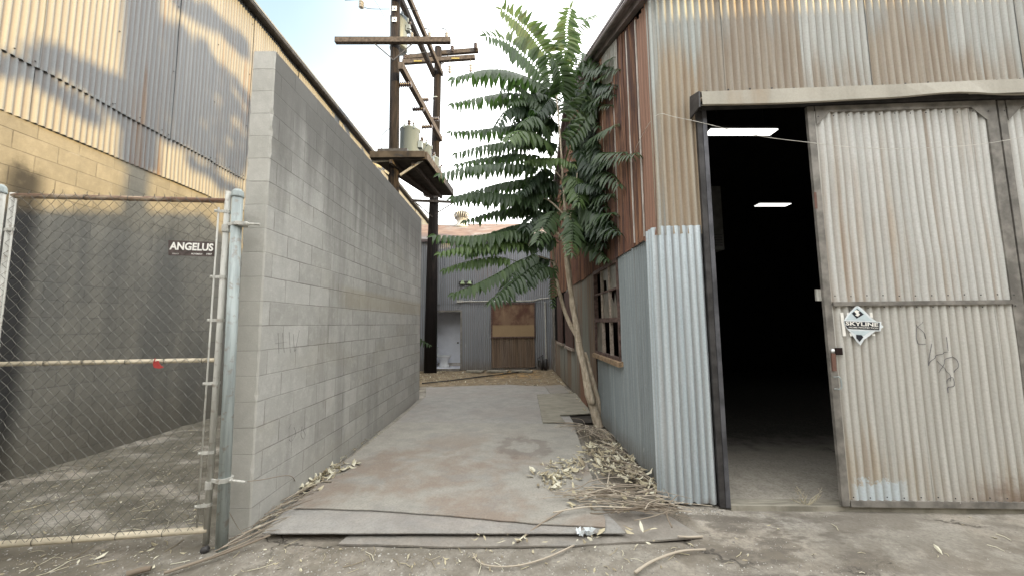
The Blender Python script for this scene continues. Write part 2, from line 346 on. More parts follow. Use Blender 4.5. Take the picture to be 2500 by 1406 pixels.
def groundm():
    t = NT('dusty_concrete_and_dirt'); x, y, z = t.xyz()
    n1 = t.noise(.8, 6, .6); n2 = t.noise(5, 6, .65); n3 = t.noise(45, 5, .7); n4 = t.noise(1.7, 5, .6, t.mp((1, 1.8, 1), (3, 8, 1)))
    c = t.mix(t.step(n2, .32, .68), (.27, .25, .215), (.375, .35, .31))
    c = t.mix(t.m('MULTIPLY', t.step(n1, .44, .62), .55), c, (.36, .31, .25))
    c = t.mix(t.m('MULTIPLY', t.step(n4, .50, .64), .75), c, (.17, .15, .125))
    c = t.mix(t.m('MULTIPLY', t.step(t.noise(11, 8, .75), .50, .64), .35), c, (.19, .17, .14))
    # left yard behind the gate: dark soil over pale slab
    ly = t.m('MULTIPLY', t.step(x, -1.9, -2.5), t.step(n4, .36, .50))
    c = t.mix(t.m('MULTIPLY', ly, .85), c, t.mix(t.step(n2, .35, .65), (.085, .078, .06), (.17, .155, .12)))
    # dirt along gate / plates edge
    e = t.m('MULTIPLY', t.m('MULTIPLY', t.step(y, 3.2, 2.8), t.step(y, 2.35, 2.65)), t.step(n2, .38, .55))
    c = t.mix(t.m('MULTIPLY', e, .6), c, (.13, .11, .085))
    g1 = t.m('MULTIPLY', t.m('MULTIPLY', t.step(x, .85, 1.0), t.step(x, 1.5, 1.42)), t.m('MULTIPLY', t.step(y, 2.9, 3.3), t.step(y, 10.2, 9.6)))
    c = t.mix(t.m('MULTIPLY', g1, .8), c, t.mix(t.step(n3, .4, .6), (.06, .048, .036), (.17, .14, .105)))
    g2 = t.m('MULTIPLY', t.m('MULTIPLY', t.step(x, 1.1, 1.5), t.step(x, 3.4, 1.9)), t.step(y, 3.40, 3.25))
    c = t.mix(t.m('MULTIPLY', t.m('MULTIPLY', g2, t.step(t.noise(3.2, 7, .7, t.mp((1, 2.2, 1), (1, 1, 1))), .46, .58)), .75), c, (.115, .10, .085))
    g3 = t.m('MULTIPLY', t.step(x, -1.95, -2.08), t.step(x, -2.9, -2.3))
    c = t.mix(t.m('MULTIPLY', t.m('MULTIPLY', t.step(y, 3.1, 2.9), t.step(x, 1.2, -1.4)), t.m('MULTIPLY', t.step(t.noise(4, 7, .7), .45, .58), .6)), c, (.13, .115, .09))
    # far yard: bare brown earth
    fy = t.step(t.m('ADD', y, t.m('MULTIPLY', n4, .8)), 10.1, 10.5)
    c = t.mix(fy, c, t.mix(t.step(n2, .3, .7), (.15, .11, .07), (.30, .235, .15)))
    oc = t.m('MULTIPLY', t.m('MULTIPLY', t.step(y, 11.1, 11.5), t.step(x, -1.0, -.2)), t.m('MULTIPLY', t.step(x, 1.1, .5), t.step(n2, .4, .6)))
    c = t.mix(t.m('MULTIPLY', oc, .7), c, (.42, .25, .09))
    # indoor slab
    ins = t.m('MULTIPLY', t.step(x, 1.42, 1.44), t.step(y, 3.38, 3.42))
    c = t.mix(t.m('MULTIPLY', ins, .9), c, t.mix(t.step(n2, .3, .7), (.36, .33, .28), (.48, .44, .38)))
    ins_falloff = t.m('MULTIPLY', ins, t.step(t.m('ADD', y, t.m('MULTIPLY', n2, 1.2)), 4.6, 6.2))
    c = t.mix(ins_falloff, c, (.035, .033, .03))  # deep floor blackened: fall-off of door light painted into the colour
    # cracks
    wv = t.n.new('ShaderNodeVectorMath'); wv.operation = 'ADD'; t.L(t.pos, wv.inputs[0]); 
    nn = t.n.new('ShaderNodeTexNoise'); nn.inputs['Scale'].default_value = 3; nn.inputs['Detail'].default_value = 5; t.L(t.pos, nn.inputs['Vector'])
    sc2 = t.n.new('ShaderNodeVectorMath'); sc2.operation = 'SCALE'; sc2.inputs[3].default_value = .8; t.L(nn.outputs['Color'], sc2.inputs[0]); t.L(sc2.outputs[0], wv.inputs[1])
    cr1 = t.vor(.5, 'DISTANCE_TO_EDGE', wv.outputs[0]); crk = t.m('MULTIPLY', t.step(cr1, .009, .002), t.step(n1, .47, .56))
    c = t.mix(t.m('MULTIPLY', crk, .75), c, (.05, .045, .04))
    # grit
    g = t.vor(70); gs = t.m('MULTIPLY', t.step(g, .22, .12), t.step(t.noise(4, 4, .6, t.mp((1,1,1),(2,2,2))), .5, .62))
    c = t.mix(t.m('MULTIPLY', gs, .55), c, (.42, .40, .36))
    c = t.mix(t.m('MULTIPLY', t.step(n3, .42, .66), .42), c, (.13, .118, .10))
    t.bump(t.m('ADD', t.m('ADD', t.m('MULTIPLY', n3, .35), t.m('MULTIPLY', n2, .8)), t.m('MULTIPLY', crk, -1.0)), .6, .02)
    return t.out(c, .93, 0, .15)
M_ground = groundm()
def platem(name, seed, c1=(.235,.22,.20), c2=(.315,.295,.27), rust=.5):
    t = NT(name); x, y, z = t.xyz()
    v = t.mp((1,1,1), (seed, seed*2, 0))
    n1 = t.noise(1.1, 8, .68, v, .3); n2 = t.noise(5, 8, .7, v); n3 = t.noise(60, 5, .75, v); n4 = t.noise(1, 8, .7, t.mp((2.2, 3.2, 1), (seed, 3, 0)), .4)
    c = t.mix(t.step(n2, .25, .75), c1, c2)
    near = t.step(y, 5.9, 4.6) if rust > .4 else .6
    c = t.mix(t.m('MULTIPLY', t.m('MULTIPLY', t.step(n1, .44, .60), rust), near), c, (.215, .15, .11))
    c = t.mix(t.m('MULTIPLY', t.step(n4, .5, .62), .40), c, (.22, .215, .205))
    c = t.mix(t.m('MULTIPLY', t.step(t.noise(9, 8, .75, v), .54, .66), .30), c, (.38, .355, .31))
    scr = t.step(t.noise(1, 3, .5, t.mp((90, 3, 1), (seed, 0, 0))), .70, .76)
    c = t.mix(t.m('MULTIPLY', scr, .25), c, (.42, .40, .37))
    rad = t.m('SQRT', t.m('ADD', t.m('POWER', t.m('MULTIPLY', t.m('SUBTRACT', x, .12), 1.0), 2), t.m('POWER', t.m('MULTIPLY', t.m('SUBTRACT', y, 4.85), .9), 2)))
    rg = t.m('ADD', rad, t.m('MULTIPLY', t.noise(4, 8, .75, v, .5), .75))
    ring = t.m('MULTIPLY', t.step(rg, .50, .60), t.step(rg, .78, .66))
    if rust > .4: c = t.mix(t.m('MULTIPLY', ring, .5), c, (.13, .10, .085))
    c = t.mix(t.m('MULTIPLY', t.step(n3, .42, .7), .38), c, (.13, .11, .095))
    t.bump(t.m('ADD', t.m('MULTIPLY', n3, .5), n2), .35, .012)
    return t.out(c, .68, .1, .35)
M_plate1 = platem('rust_stained_steel_plate', 1.0, (.265,.25,.22), (.35,.33,.29), rust=.6)
M_plate2 = platem('grey_steel_plate', 5.0, (.26,.25,.235), (.345,.33,.305), .3)
M_plate3 = platem('dusty_steel_plate', 9.0, (.22,.20,.175), (.30,.275,.24), .2)
def plym():
    t = NT('grey_plywood'); n = t.noise(1, 5, .7, t.mp((3, 30, 3))); b = t.noise(6, 4)
    c = t.mix(t.step(n, .35, .65), (.20, .185, .15), (.34, .315, .26)); c = t.mix(t.m('MULTIPLY', t.step(b, .5, .7), .4), c, (.16, .14, .11))
    t.bump(n, .3, .005); return t.out(c, .9, 0, .15)
M_ply = plym()
def boardm():
    t = NT('stained_board'); n = t.noise(2.2, 5, .6, t.mp((1, 1, .8))); k = t.noise(1, 5, .6, t.mp((6, 6, 1))); x, y, z = t.xyz()
    c = t.mix(t.step(n, .38, .62), (.20, .13, .085), (.10, .05, .036)); c = t.mix(t.m('MULTIPLY', t.step(k, .5, .7), .5), c, (.32, .22, .14))
    c = t.mix(t.m('MULTIPLY', t.step(z, 1.58, 1.52), .75), c, (.34, .25, .145))
    return t.out(c, .8, 0, .2)
M_board = boardm()
M_brown = simple('brown_board', (.085, .05, .042), .7, 0, .3, 4)
def glassm():
    t = NT('dirty_window_glass'); n = t.noise(5, 5, .6, t.mp((1, 1, .6)))
    c = t.mix(t.step(n, .4, .65), (.11, .10, .08), (.24, .225, .185)); return t.out(c, .28, 0, .6)
M_glass = glassm()
M_void = simple('dark_void', (.025, .017, .016), .9, 0, .3, 3, spec=.05)
def emis(name, s):
    t = NT(name); t.out((.8, .8, .8), .5); t.b.inputs['Emission Color'].default_value = (1, .99, .93, 1); t.b.inputs['Emission Strength'].default_value = s; return t.mat
M_tubelight = emis('lit_fluorescent', 2.2)
M_black = simple('sticker_black', (.02, .022, .03), .4, 0, .1)
M_paper = simple('sticker_white', (.70, .74, .76), .45, 0, .06, 12)
M_papergrey = simple('sticker_grey', (.52, .60, .63), .45, 0, .08, 10)
M_lettr = simple('white_lettering', (.80, .78, .73), .5, 0, .08, 30)
M_signb = simple('brown_sign_plate', (.085, .065, .06), .5, .1, .4, 25)
M_chalk = simple('dark_scrawl', (.14, .135, .145), .8, 0, .2, 20)
M_chalk2 = simple('grey_scrawl', (.25, .245, .235), .9, 0, .2, 20)
M_yellow = simple('yellow_tag', (.30, .25, .08), .6)

# ------------------------------------------------------------------ corrugated sheeting
def corr(name, mat, parent, p0, p1, segs, out, pitch=.0676, amp=.0115, sheet=.66, cpp=6, rows=6, label=None, warp=.006, ph=0, lift=.004, zj=.006):
    p0 = Vector((*p0, 0)); p1 = Vector((*p1, 0)); d = (p1-p0); Ltot = d.length; d.normalize(); out = Vector((*out, 0)).normalized()
    mb = MB(); ds = pitch/cpp
    rr = random.Random(hash(name) % 9999 if False else len(name)*7+int(Ltot*10))
    dl = [(rr.uniform(0, Ltot), rr.uniform(.1, 4.4), rr.uniform(.05, .16), rr.uniform(-.014, .008)) for _ in range(int(Ltot*2.5))] if Ltot < 12 else []
    def dents(s, z):
        q = 0
        for a_, b_, r_, d_ in dl:
            u = ((s-a_)**2+(z-b_)**2)/(r_*r_)
            if u < 4: q += d_*math.exp(-u)
        return q
    for (sa, sb, zb, zt) in segs:
        fb = zb if callable(zb) else (lambda s, q=zb: q); ft = zt if callable(zt) else (lambda s, q=zt: q)
        k0 = int(math.floor(sa/sheet)); k1 = int(math.ceil(sb/sheet-1e-6))
        for k in range(k0, k1):
            a = max(sa, k*sheet); b = min(sb, (k+1)*sheet+(pitch*.8 if (k+1)*sheet < sb-1e-6 else 0))
            if b-a < .01: continue
            n = max(2, int(round((b-a)/ds))+1); tone = rr.random(); lf = lift*(k % 2)+rr.uniform(0, .002)
            jb = rr.uniform(-zj, zj); tilt = rr.uniform(-.003, .003); vs = []
            for i in range(n):
                s = a+(b-a)*i/(n-1); z0 = fb(s)+jb; z1 = ft(s)
                for j in range(rows+1):
                    z = z0+(z1-z0)*j/rows
                    o = amp*math.cos(2*math.pi*(s+ph)/pitch)+lf+tilt*(z-z0)
                    o += warp*(mnoise.noise(Vector((s*1.7+p0.x*3, z*1.3, p0.y)))*2)
                    o += dents(s, z)
                    # curled free edge at the foot
                    if j == 0: o += rr.uniform(0, .003)+.012*max(0, mnoise.noise(Vector((s*3.1, 7, p0.x))))
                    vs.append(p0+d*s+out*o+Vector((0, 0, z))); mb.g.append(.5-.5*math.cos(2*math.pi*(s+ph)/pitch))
            w = rows+1
            mb.add(vs, [(i*w+j, (i+1)*w+j, (i+1)*w+j+1, i*w+j+1) for i in range(n-1) for j in range(rows)], tone)
    return mb.build(name, mat, parent, smooth=True, label=label, fix=False)

# ================================================================== GROUND
def gh(x, y):
    n = mnoise.noise(Vector((x*1.3, y*1.3, .3)))*.010+mnoise.noise(Vector((x*6, y*6, 1.3)))*.004+mnoise.noise(Vector((x*19, y*19, 2.3)))*.0025
    w = 1.0
    if y > 10: n += mnoise.noise(Vector((x*2.3, y*2.3, 5)))*.03*min(1, (y-10))
    if x < -2.3: n += mnoise.noise(Vector((x*3, y*3, 7)))*.012
    if x > 1.45 and y > 3.5: n *= .2
    if -2.1 < x < 1.3 and 2.9 < y < 10: n = n*.3-.012
    return n-.012
xs = [-400,-150,-60,-25,-12]+[-9+.5*i for i in range(5)]+[-6.4+.04*i for i in range(311)]+[6.5,7.5,9,12,25,60,150,400]
ys = [-400,-150,-60,-25,-10,-4,-1,.5]+[1.2+.04*i for i in range(130)]+[6.4+.08*i for i in range(92)]+[14.5,16,20,30,60,150,400]
gm = MB(); nx = len(xs); ny = len(ys)
gm.add([(x, y, gh(x, y) if abs(x) < 9 and 0 < y < 15 else -.02) for x in xs for y in ys], [(i*ny+j, (i+1)*ny+j, (i+1)*ny+j+1, i*ny+j+1) for i in range(nx-1) for j in range(ny-1)])
tag(gm.build('ground', M_ground, None, True, fix=False), 'dusty cracked concrete and dirt ground in front of the sheds', kind='structure')

# ================================================================== LEFT BUILDING
LX = -5.35
lb = empty('warehouse', (LX, 12, 0), 'tall warehouse on the left with stained block base and pale corrugated upper wall', 'warehouse')
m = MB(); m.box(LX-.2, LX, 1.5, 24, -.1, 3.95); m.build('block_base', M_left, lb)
corr('lower_cladding', M_corrL, lb, (LX+.015, 1.5), (LX+.015, 24), [(0, 22.5, 3.88, 4.56)], (1, 0), amp=.0125, sheet=.8112, rows=3, ph=.02)
corr('upper_cladding', M_corrL, lb, (LX+.033, 1.5), (LX+.033, 24), [(0, 22.5, 4.51, 8.02)], (1, 0), amp=.0125, sheet=.8112, rows=6, zj=.01)
m = MB(); m.box(LX-6, LX-.001, 1.5, 24, 3.94, 3.97); m.box(LX-.12, LX-.02, 1.5, 24, 3.97, 8.0); m.build('wall_core', M_frame, lb)
m = MB(); m.box(LX-.02, LX+.16, 1.3, 24.2, 8.02, 8.10); m.tube([(LX+.19, 1.3, 8.03), (LX+.19, 24.2, 8.03)], .045, 8); m.build('gutter', M_dark, lb)
m = MB(); m.prism([(LX+.22, 1.2, 8.13), (LX+.22, 24.3, 8.13), (LX-7, 24.3, 9.6), (LX-7, 1.2, 9.6)], .04); m.build('roof', M_corrL, lb)
m = MB()
for yy in [1.5+.8112*k for k in range(1, 27)]:
    for z in (4.56, 5.6, 6.7, 7.8): m.lathe((LX+.044, yy-.03, z), [(.009, 0), (.009, .004), (.003, .009)], 6, (1, 0, 0))
for k in range(60):
    m.lathe((LX+.044, 1.7+k*.338, 4.575), [(.008, 0), (.008, .004), (.003, .008)], 6, (1, 0, 0))
tag(m.build('cladding_screws', M_dark, lb), kind='stuff')

# ================================================================== FREE-STANDING BLOCK WALL
CX = -2.03; CW = .194; CY0 = 3.02; CY1 = 8.25; CZ = 3.99
bw = empty('block_wall', (CX-CW/2, (CY0+CY1)/2, 0), 'free-standing grey concrete block wall between the gate and the alley', 'wall')
m = MB()
nyy = 60; nz = 100
def jit(p, a): return Vector(p)+Vector((mnoise.noise(Vector(p)*9), mnoise.noise(Vector(p)*9+Vector((5,5,5))), 0))*a
zc = [CZ*j/nz-.03 for j in range(nz+1)]
def edge(z):   # ragged arris
    return .008+.02*abs(mnoise.noise(Vector((z*7, 1, 1))))+.018*max(0, mnoise.noise(Vector((z*31, 4, 2))))
prof = []
for z in zc:
    e1 = edge(z); e2 = edge(z+40)
    prof.append([(CX, CY1), (CX, CY0+e1), (CX-e1*.35, CY0+e1*.35), (CX-e1, CY0), (CX-CW+e2, CY0), (CX-CW+e2*.35, CY0+e2*.35), (CX-CW, CY0+e2), (CX-CW, CY1)])
vs = [(x, y, z) for z, pr in zip(zc, prof) for x, y in pr]
def addw(i0, mi):
    m.cm = mi
    m.add([v for v in vs], [(j*8+i, j*8+(i+1)%8, (j+1)*8+(i+1)%8, (j+1)*8+i) for j in range(nz) for i in i0])
addw([0, 6, 7], 0); addw([1, 2, 3, 4, 5], 1)
m.cm = 0; m.add(vs[-8:], [tuple(range(8))])
m.build('masonry', [M_cmu, M_cmuend], bw, fix=False)
# scratched letters on the wall
def scrawl(name, strokes, r, mat, parent, place):
    mb = MB()
    for s in strokes: 
        P = spl([place(*p) for p in s], 5)
        rr = [r*(.7+.5*abs(mnoise.noise(p*20))) for p in P]; mb.tube(P, rr, 5)
    return mb.build(name, mat, parent)
pw = lambda px, py: atX(CX+.0015, px, py)
scrawl('scratched_letters', [[(679,812),(681,862)],[(673,838),(700,834)],[(690,812),(694,860)],[(706,810),(709,860)],[(716,815),(719,858)],[(731,806),(721,856)]], 0.0015, M_chalk2, bw, pw)
scrawl('scratched_letters', [[(711,1034),(705,1046)],[(718,1042),(722,1058),(712,1076),(706,1072)],[(738,1040),(735,1060),(741,1071),(745,1060),(740,1048)]], 0.0015, M_chalk2, bw, pw)

# ================================================================== GATE AND POSTS
GP1 = Vector((-2.255, 2.86, 0))
ztop = atY(2.86, 550, 491).z; Lp = atZ(ztop, 14, 478)
gdir = Vector((Lp.x-GP1.x+.0, Lp.y-GP1.y, 0)); gl = gdir.length; gdir.normalize(); gn = Vector((gdir.y, -gdir.x, 0))
if gn.y > 0: gn = -gn
def post(name, base, top, r, mat, label, group='fence posts beside the chain-link gate'):
    e = empty(name, base, label, 'post', group)
    m = MB(); m.tube([Vector(base)-Vector((0,0,.05)), Vector(top)], r, 20); m.build('pipe', mat, e, True).data.polygons[-1].use_smooth = False
    m = MB(); m.lathe(Vector(top)-Vector((0,0,.02)), [(r+.004, 0), (r+.006, .004), (r+.006, .016), (r+.004, .02), (r+.004, .04), (r*.9, .055), (r*.6, .066), (.001, .07)], 20); m.build('post_cap', M_galv, e, True)
    return e
pb = atZ(0, 541, 1335); pt = atY(pb.y, 581, 468); pb.x += 0
post('fence_post', pb, Vector((pt.x, pb.y, pt.z-.03)), .038, M_galv, 'stout galvanised steel post strapped against the end of the block wall')
lt_ = Vector((Lp.x, Lp.y, 0)); ltp = atY(Lp.y, 12, 456)
post('fence_post', Vector((ltp.x-.035, Lp.y, 0)), Vector((ltp.x-.035, Lp.y, ltp.z-.03)), .032, M_galv2, 'steel fence post with domed cap at the left edge of the photo')
gate = empty('chain_link_gate', (GP1.x, GP1.y, 0), 'closed chain-link gate on cream and rusty pipe frame', 'gate')
zbot = .125; zmid = atY(2.86, 530, 878).z
A = Vector((atY(2.86, 530, 900).x, 2.86, 0))
def G(s, z, o=0): return A+gdir*s+Vector((0, 0, z))+gn*o
GL = gl-.03
m = MB(); m.tube([G(0, zbot-.10), G(-.0, ztop+.075)], .021, 14); m.build('stile', M_galv2, gate, True)
m = MB(); m.tube([G(GL, zbot-.05), G(GL, ztop+.02)], .018, 12); m.build('stile', M_galv2, gate, True)
m = MB(); m.tube([G(0, ztop), G(GL, ztop)], .019, 14); m.build('top_rail', M_rail, gate, True)
m = MB(); m.tube([G(0, zmid), G(GL, zmid+.0)], .0165, 12); m.build('middle_rail', M_cream, gate, True)
m = MB(); m.tube([G(-.01, zbot), G(GL, zbot-.01)], .023, 14); m.build('bottom_rail', M_cream, gate, True)
m = MB(); m.tube([G(.055, zbot+.03, .02), G(.05, ztop-.06, .02)], .0065, 8); m.build('tension_bar', M_galv2, gate, True)
m = MB(); m.tube([G(GL-.04, zbot+.05, .02), G(GL-.045, ztop-.03, .02)], .0055, 8); m.build('tension_bar', M_galv2, gate, True)
for z in (ztop-.09, 2.02-.05, 1.64, 1.17, .67, .30, ):
    m = MB(); m.bar(G(-.022, z, .012), G(.075, z, .028), .006, .022); m.bar(G(-.02, z, -.012), G(.03, z, -.024), .006, .022); m.lathe(G(0, z-.011, 0), [(.024, 0), (.024, .022)], 14)
    m.lathe(G(.064, z, .024), [(.008, 0), (.008, .01), (.004, .014)], 6, gn); m.build('tension_band', M_galv2, gate)
for z in (ztop-.26, ztop-1.1):
    m = MB(); m.bar(G(GL+.02, z, .01), G(GL-.06, z, .026), .006, .022); m.lathe(G(GL, z-.011, 0), [(.021, 0), (.021, .022)], 12); m.build('tension_band', M_galv2, gate)
for z in (ztop-.22, .44):
    m = MB(); m.lathe(G(0, z-.03, 0), [(.028, 0), (.029, .03), (.028, .055)], 14); m.bar(G(.0, z+.03, .0), Vector((pb.x, pb.y-.05, z+.03)), .012, .024)
    m.lathe(Vector((pb.x, pb.y, z+.018)), [(.048, 0), (.048, .03)], 16)
    m.tube([Vector((pb.x+.03, pb.y-.015, z+.032)), Vector((pb.x+.17, pb.y-.03, z+.022))], .009, 8); m.lathe(Vector((pb.x+.05, pb.y-.018, z+.031)), [(.017, 0), (.017, .015)], 6, (1, 0, 0)); m.build('hinge', M_galv2, gate)
# chain link fabric
m = MB(); dd = .0385; rh = .041; z0 = zbot-.0; nr = int((ztop+.05-z0)/rh); nwi = int((GL-.06)/dd)
def warp(s, z): return .012*mnoise.noise(Vector((s*2, z*2, 3))), .010*mnoise.noise(Vector((s*3, z*3, 9)))
for i in range(nwi):
    pts = []
    for j in range(nr+1):
        s = .055+(i+((j+i) % 2))*dd; z = z0+j*rh
        ox, oz = warp(s, z); o = .006*(1 if (j % 2) else -1)+.012*mnoise.noise(Vector((s*4, z*2, 1)))
        if j == nr or j == 0: s += rnd(-.006, .006); z += rnd(-.012, .012)
        off = .004*(1 if ((j+i) % 2) else -1)
        pts.append(G(s+ox-off*.4, z+oz, .021+o*.6))
    m.tube(pts, .0019, 4, False)
    e = pts[-1]; m.tube([e, e+Vector((rnd(-.012,.012), 0, .02))], .0017, 4)
m.build('wire_mesh', M_wire, gate)
# wire ties on the rails
for z, sl in ((zbot-.002, (.28, .58, .85, 1.1)), (zmid, (.1, .36, .62, .9, 1.15)), (ztop, (.12, .4, .7, 1.0))):
    for s in sl:
        if s < GL-.05:
            m = MB(); rr_ = .026 if z < .3 else .021
            c = G(s, z, 0); m.tube([c+(gn*math.cos(a)+Vector((0,0,1))*math.sin(a))*rr_+gdir*.004*math.sin(a/2) for a in [k*math.pi/6 for k in range(13)]], .0022, 5); m.build('wire_tie', M_wire, gate)
# sign and tag hung on the mesh
def px_gate(px, py, o=.035):   # point on the gate plane
    n = gn; p = A+gn*o; d = ray(px, py); return CAM+d*((p-CAM).dot(n)/d.dot(n))
def text_mesh(s, mat, name, parent, P0, P1, h, out, bold=.0, ex=.0006, sx=None, label=None, slant=0):
    """text whose baseline runs P0->P1 (fit), cap height h"""
    cu = bpy.data.curves.new(name, 'FONT'); cu.body = s; cu.size = 1; cu.offset = bold; cu.extrude = 0; cu.resolution_u = 3; cu.shear = slant
    o = bpy.data.objects.new('tmp', cu); col.objects.link(o); bpy.context.view_layer.update()
    dg = bpy.context.evaluated_depsgraph_get(); me = bpy.data.meshes.new_from_object(o.evaluated_get(dg))
    bpy.data.objects.remove(o)
    xs_ = [v.co.x for v in me.vertices]; ysm = [v.co.y for v in me.vertices]
    x0, x1 = min(xs_), max(xs_); y0, y1 = min(ysm), max(ysm)
    P0 = Vector(P0); P1 = Vector(P1); X = (P1-P0); out = Vector(out).normalized(); Y = out.cross(X.normalized())
    if Y.z < 0: Y = -Y
    mb = MB(); mb.add([P0+X*((v.co.x-x0)/(x1-x0))+Y*(h*(v.co.y-y0)/(y1-y0)) for v in me.vertices], [tuple(p.vertices) for p in me.polygons])
    return mb.build(name, mat, parent, fix=False, label=label)
sg = empty('company_sign', px_gate(468, 626), 'small brown sign reading ANGELUS in white letters, wired to the chain-link mesh', 'sign')
m = MB(); m.prism([px_gate(*p, .030) for p in ((411,587),(524,592),(523,627),(411,624))], .002, -gn); m.build('plate', M_signb, sg)
text_mesh('ANGELUS', M_lettr, 'lettering', sg, px_gate(413, 610, .033), px_gate(520, 614, .033), .060, gn, bold=.035)
text_mesh('FENCE', M_lettr, 'small_print', sg, px_gate(421, 621, .033), px_gate(436, 621.5, .033), .009, gn)
text_mesh('MOVEMENT', M_lettr, 'small_print', sg, px_gate(467, 622, .033), px_gate(494, 623, .033), .012, gn, bold=.01)
text_mesh('1997', M_lettr, 'small_print', sg, px_gate(504, 623, .033), px_gate(517, 623.6, .033), .014, gn, bold=.02)
m = MB(); P = [px_gate(x, y, .03) for x, y in ((374,882),(386,880),(388,886),(392,892),(399,896),(388,899),(376,897),(373,890))]
m.prism(P, .006, -gn); m.tube([px_gate(379, 874, .03), px_gate(376, 883, .03)], .004, 5)
tag(m.build('plastic_tag', M_red, None), 'torn red plastic tag hanging from the middle rail of the gate', 'tag')

# ================================================================== RIGHT BUILDING
RX = 1.39; FY = 3.43
fd = Vector((1, -.045, 0)).normalized(); fn = Vector((-.045, -1, 0)).normalized()
F0 = Vector((RX, FY, 0))
def FP(s, z=0, o=0): return F0+fd*s+Vector((0, 0, z))+fn*o
def fpx(px, py, o=0):
    p = F0+fn*o; d = ray(px, py); w = CAM+d*((p-CAM).dot(fn)/d.dot(fn)); return w
def fs(px, py, o=0):
    w = fpx(px, py, o); return (w-F0).dot(fd), w.z
shed = empty('metal_shed', (RX+4, FY+4, 0), 'patched corrugated metal shed on the right with rusty side wall and sliding doors', 'shed')
RIDY = 7.6; RB = 12.3
def rake(y):
    return 4.75+.425*(y-3.39) if y < RIDY else 4.75+.425*(RIDY-3.39)-.425*(y-RIDY)
# side wall, facing -X; s measured from FY toward +Y
P0 = (RX, FY); P1 = (RX, 13.1)
W0, W1, WZ0, WZ1 = 1.34, 2.85, 1.10, 2.42
sideb = FY
cR = .0
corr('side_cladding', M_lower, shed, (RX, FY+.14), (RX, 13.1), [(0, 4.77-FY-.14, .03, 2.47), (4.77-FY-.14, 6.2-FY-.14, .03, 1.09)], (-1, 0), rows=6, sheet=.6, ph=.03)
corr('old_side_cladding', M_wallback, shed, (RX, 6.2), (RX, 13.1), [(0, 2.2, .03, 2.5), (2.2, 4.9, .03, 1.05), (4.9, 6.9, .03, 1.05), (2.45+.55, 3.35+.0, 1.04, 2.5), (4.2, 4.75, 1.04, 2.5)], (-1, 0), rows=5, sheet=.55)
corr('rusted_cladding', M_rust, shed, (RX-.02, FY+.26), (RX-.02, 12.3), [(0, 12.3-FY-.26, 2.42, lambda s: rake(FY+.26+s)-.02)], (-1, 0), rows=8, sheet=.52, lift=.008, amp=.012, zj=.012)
corr('low_rusted_cladding', M_rust, shed, (RX-.02, 12.3), (RX-.02, 13.1), [(0, .8, 2.42, 4.4)], (-1, 0), rows=4, sheet=.52)
corr('corner_cladding', M_rustc, shed, (RX-.028, FY-.03), (RX-.028, FY+.30), [(0, .33, 2.40, 4.78)], (-1, 0), rows=5, sheet=.5)
# pale joint strips on the rusty wall
m = MB()
for y in (FY+.29, FY+.60, 4.62, 5.18, 5.75, 6.4): m.box(RX-.040, RX-.030, y, y+.022, 2.46+(.25 if y > 5 else 0), rake(y)-.06)
m.build('joint_strip', M_pale, shed)
# grey scab of newer sheet high under the rake
corr('patch_cladding', M_wallback, shed, (RX-.036, 4.35), (RX-.036, 5.15), [(0, .8, lambda s: rake(4.35+s)-.42-.10*math.floor(s*4), lambda s: rake(4.35+s)-.02)], (-1, 0), rows=2, sheet=.4)
# bright wrap-around corner sheet: curved
m = MB(); prof = []
sA = .13; R_ = .06
path = []
for k in range(60):   # side part from y=FY+sA to corner then round then along the facade to s=.42
    pass
def wrap(s):          # arc length parameter -> point, normal
    a = sA; q = math.pi/2*R_
    if s < a: return Vector((RX-.03, FY+.03+sA-s+R_-.03, 0)), Vector((-1, 0, 0))
    if s < a+q:
        t = (s-a)/R_; c = Vector((RX-.03+R_, FY+R_, 0)); n = Vector((-math.cos(t), -math.sin(t), 0)); return c+n*R_, n
    return Vector((RX-.03+R_, FY, 0))+fd*(s-a-q), fn
Lw = sA+math.pi/2*R_+.345; n = 90; vs = []
for i in range(n+1):
    s = Lw*i/n; p, nr_ = wrap(s); o = .0115*math.cos(2*math.pi*s/.0676)+.022
    for j in range(9):
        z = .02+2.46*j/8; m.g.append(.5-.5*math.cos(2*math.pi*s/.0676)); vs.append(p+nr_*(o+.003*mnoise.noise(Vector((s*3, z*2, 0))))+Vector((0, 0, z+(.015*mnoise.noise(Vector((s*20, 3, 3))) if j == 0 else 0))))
m.add(vs, [(i*9+j, (i+1)*9+j, (i+1)*9+j+1, i*9+j+1) for i in range(n) for j in range(8)]); m.build('corner_sheet', M_silver, shed, True, fix=False)
# facade left pier and panels above the track
corr('pier_cladding', M_facadeL, shed, tuple(FP(0, 0, .012)[:2]), tuple(FP(9)[:2]), [(-.035, .47, 2.40, 4.95)], tuple(fn[:2]), rows=6, sheet=.5, amp=.0125, ph=.0)
corr('front_cladding', M_facade, shed, tuple(FP(0, 0, .006)[:2]), tuple(FP(9, 0, .006)[:2]), [(.42, 9, 3.66, 4.95)], tuple(fn[:2]), rows=5, sheet=.676, amp=.0125, lift=.007)
for k in range(20):
    m = MB(); s = .50+k*.1352*1.5; m.lathe(FP(s, 3.79+rnd(-.008, .008), .02), [(.009, 0), (.009, .003), (.003, .006)], 6, fn); m.build('cladding_screw', M_dark, shed)
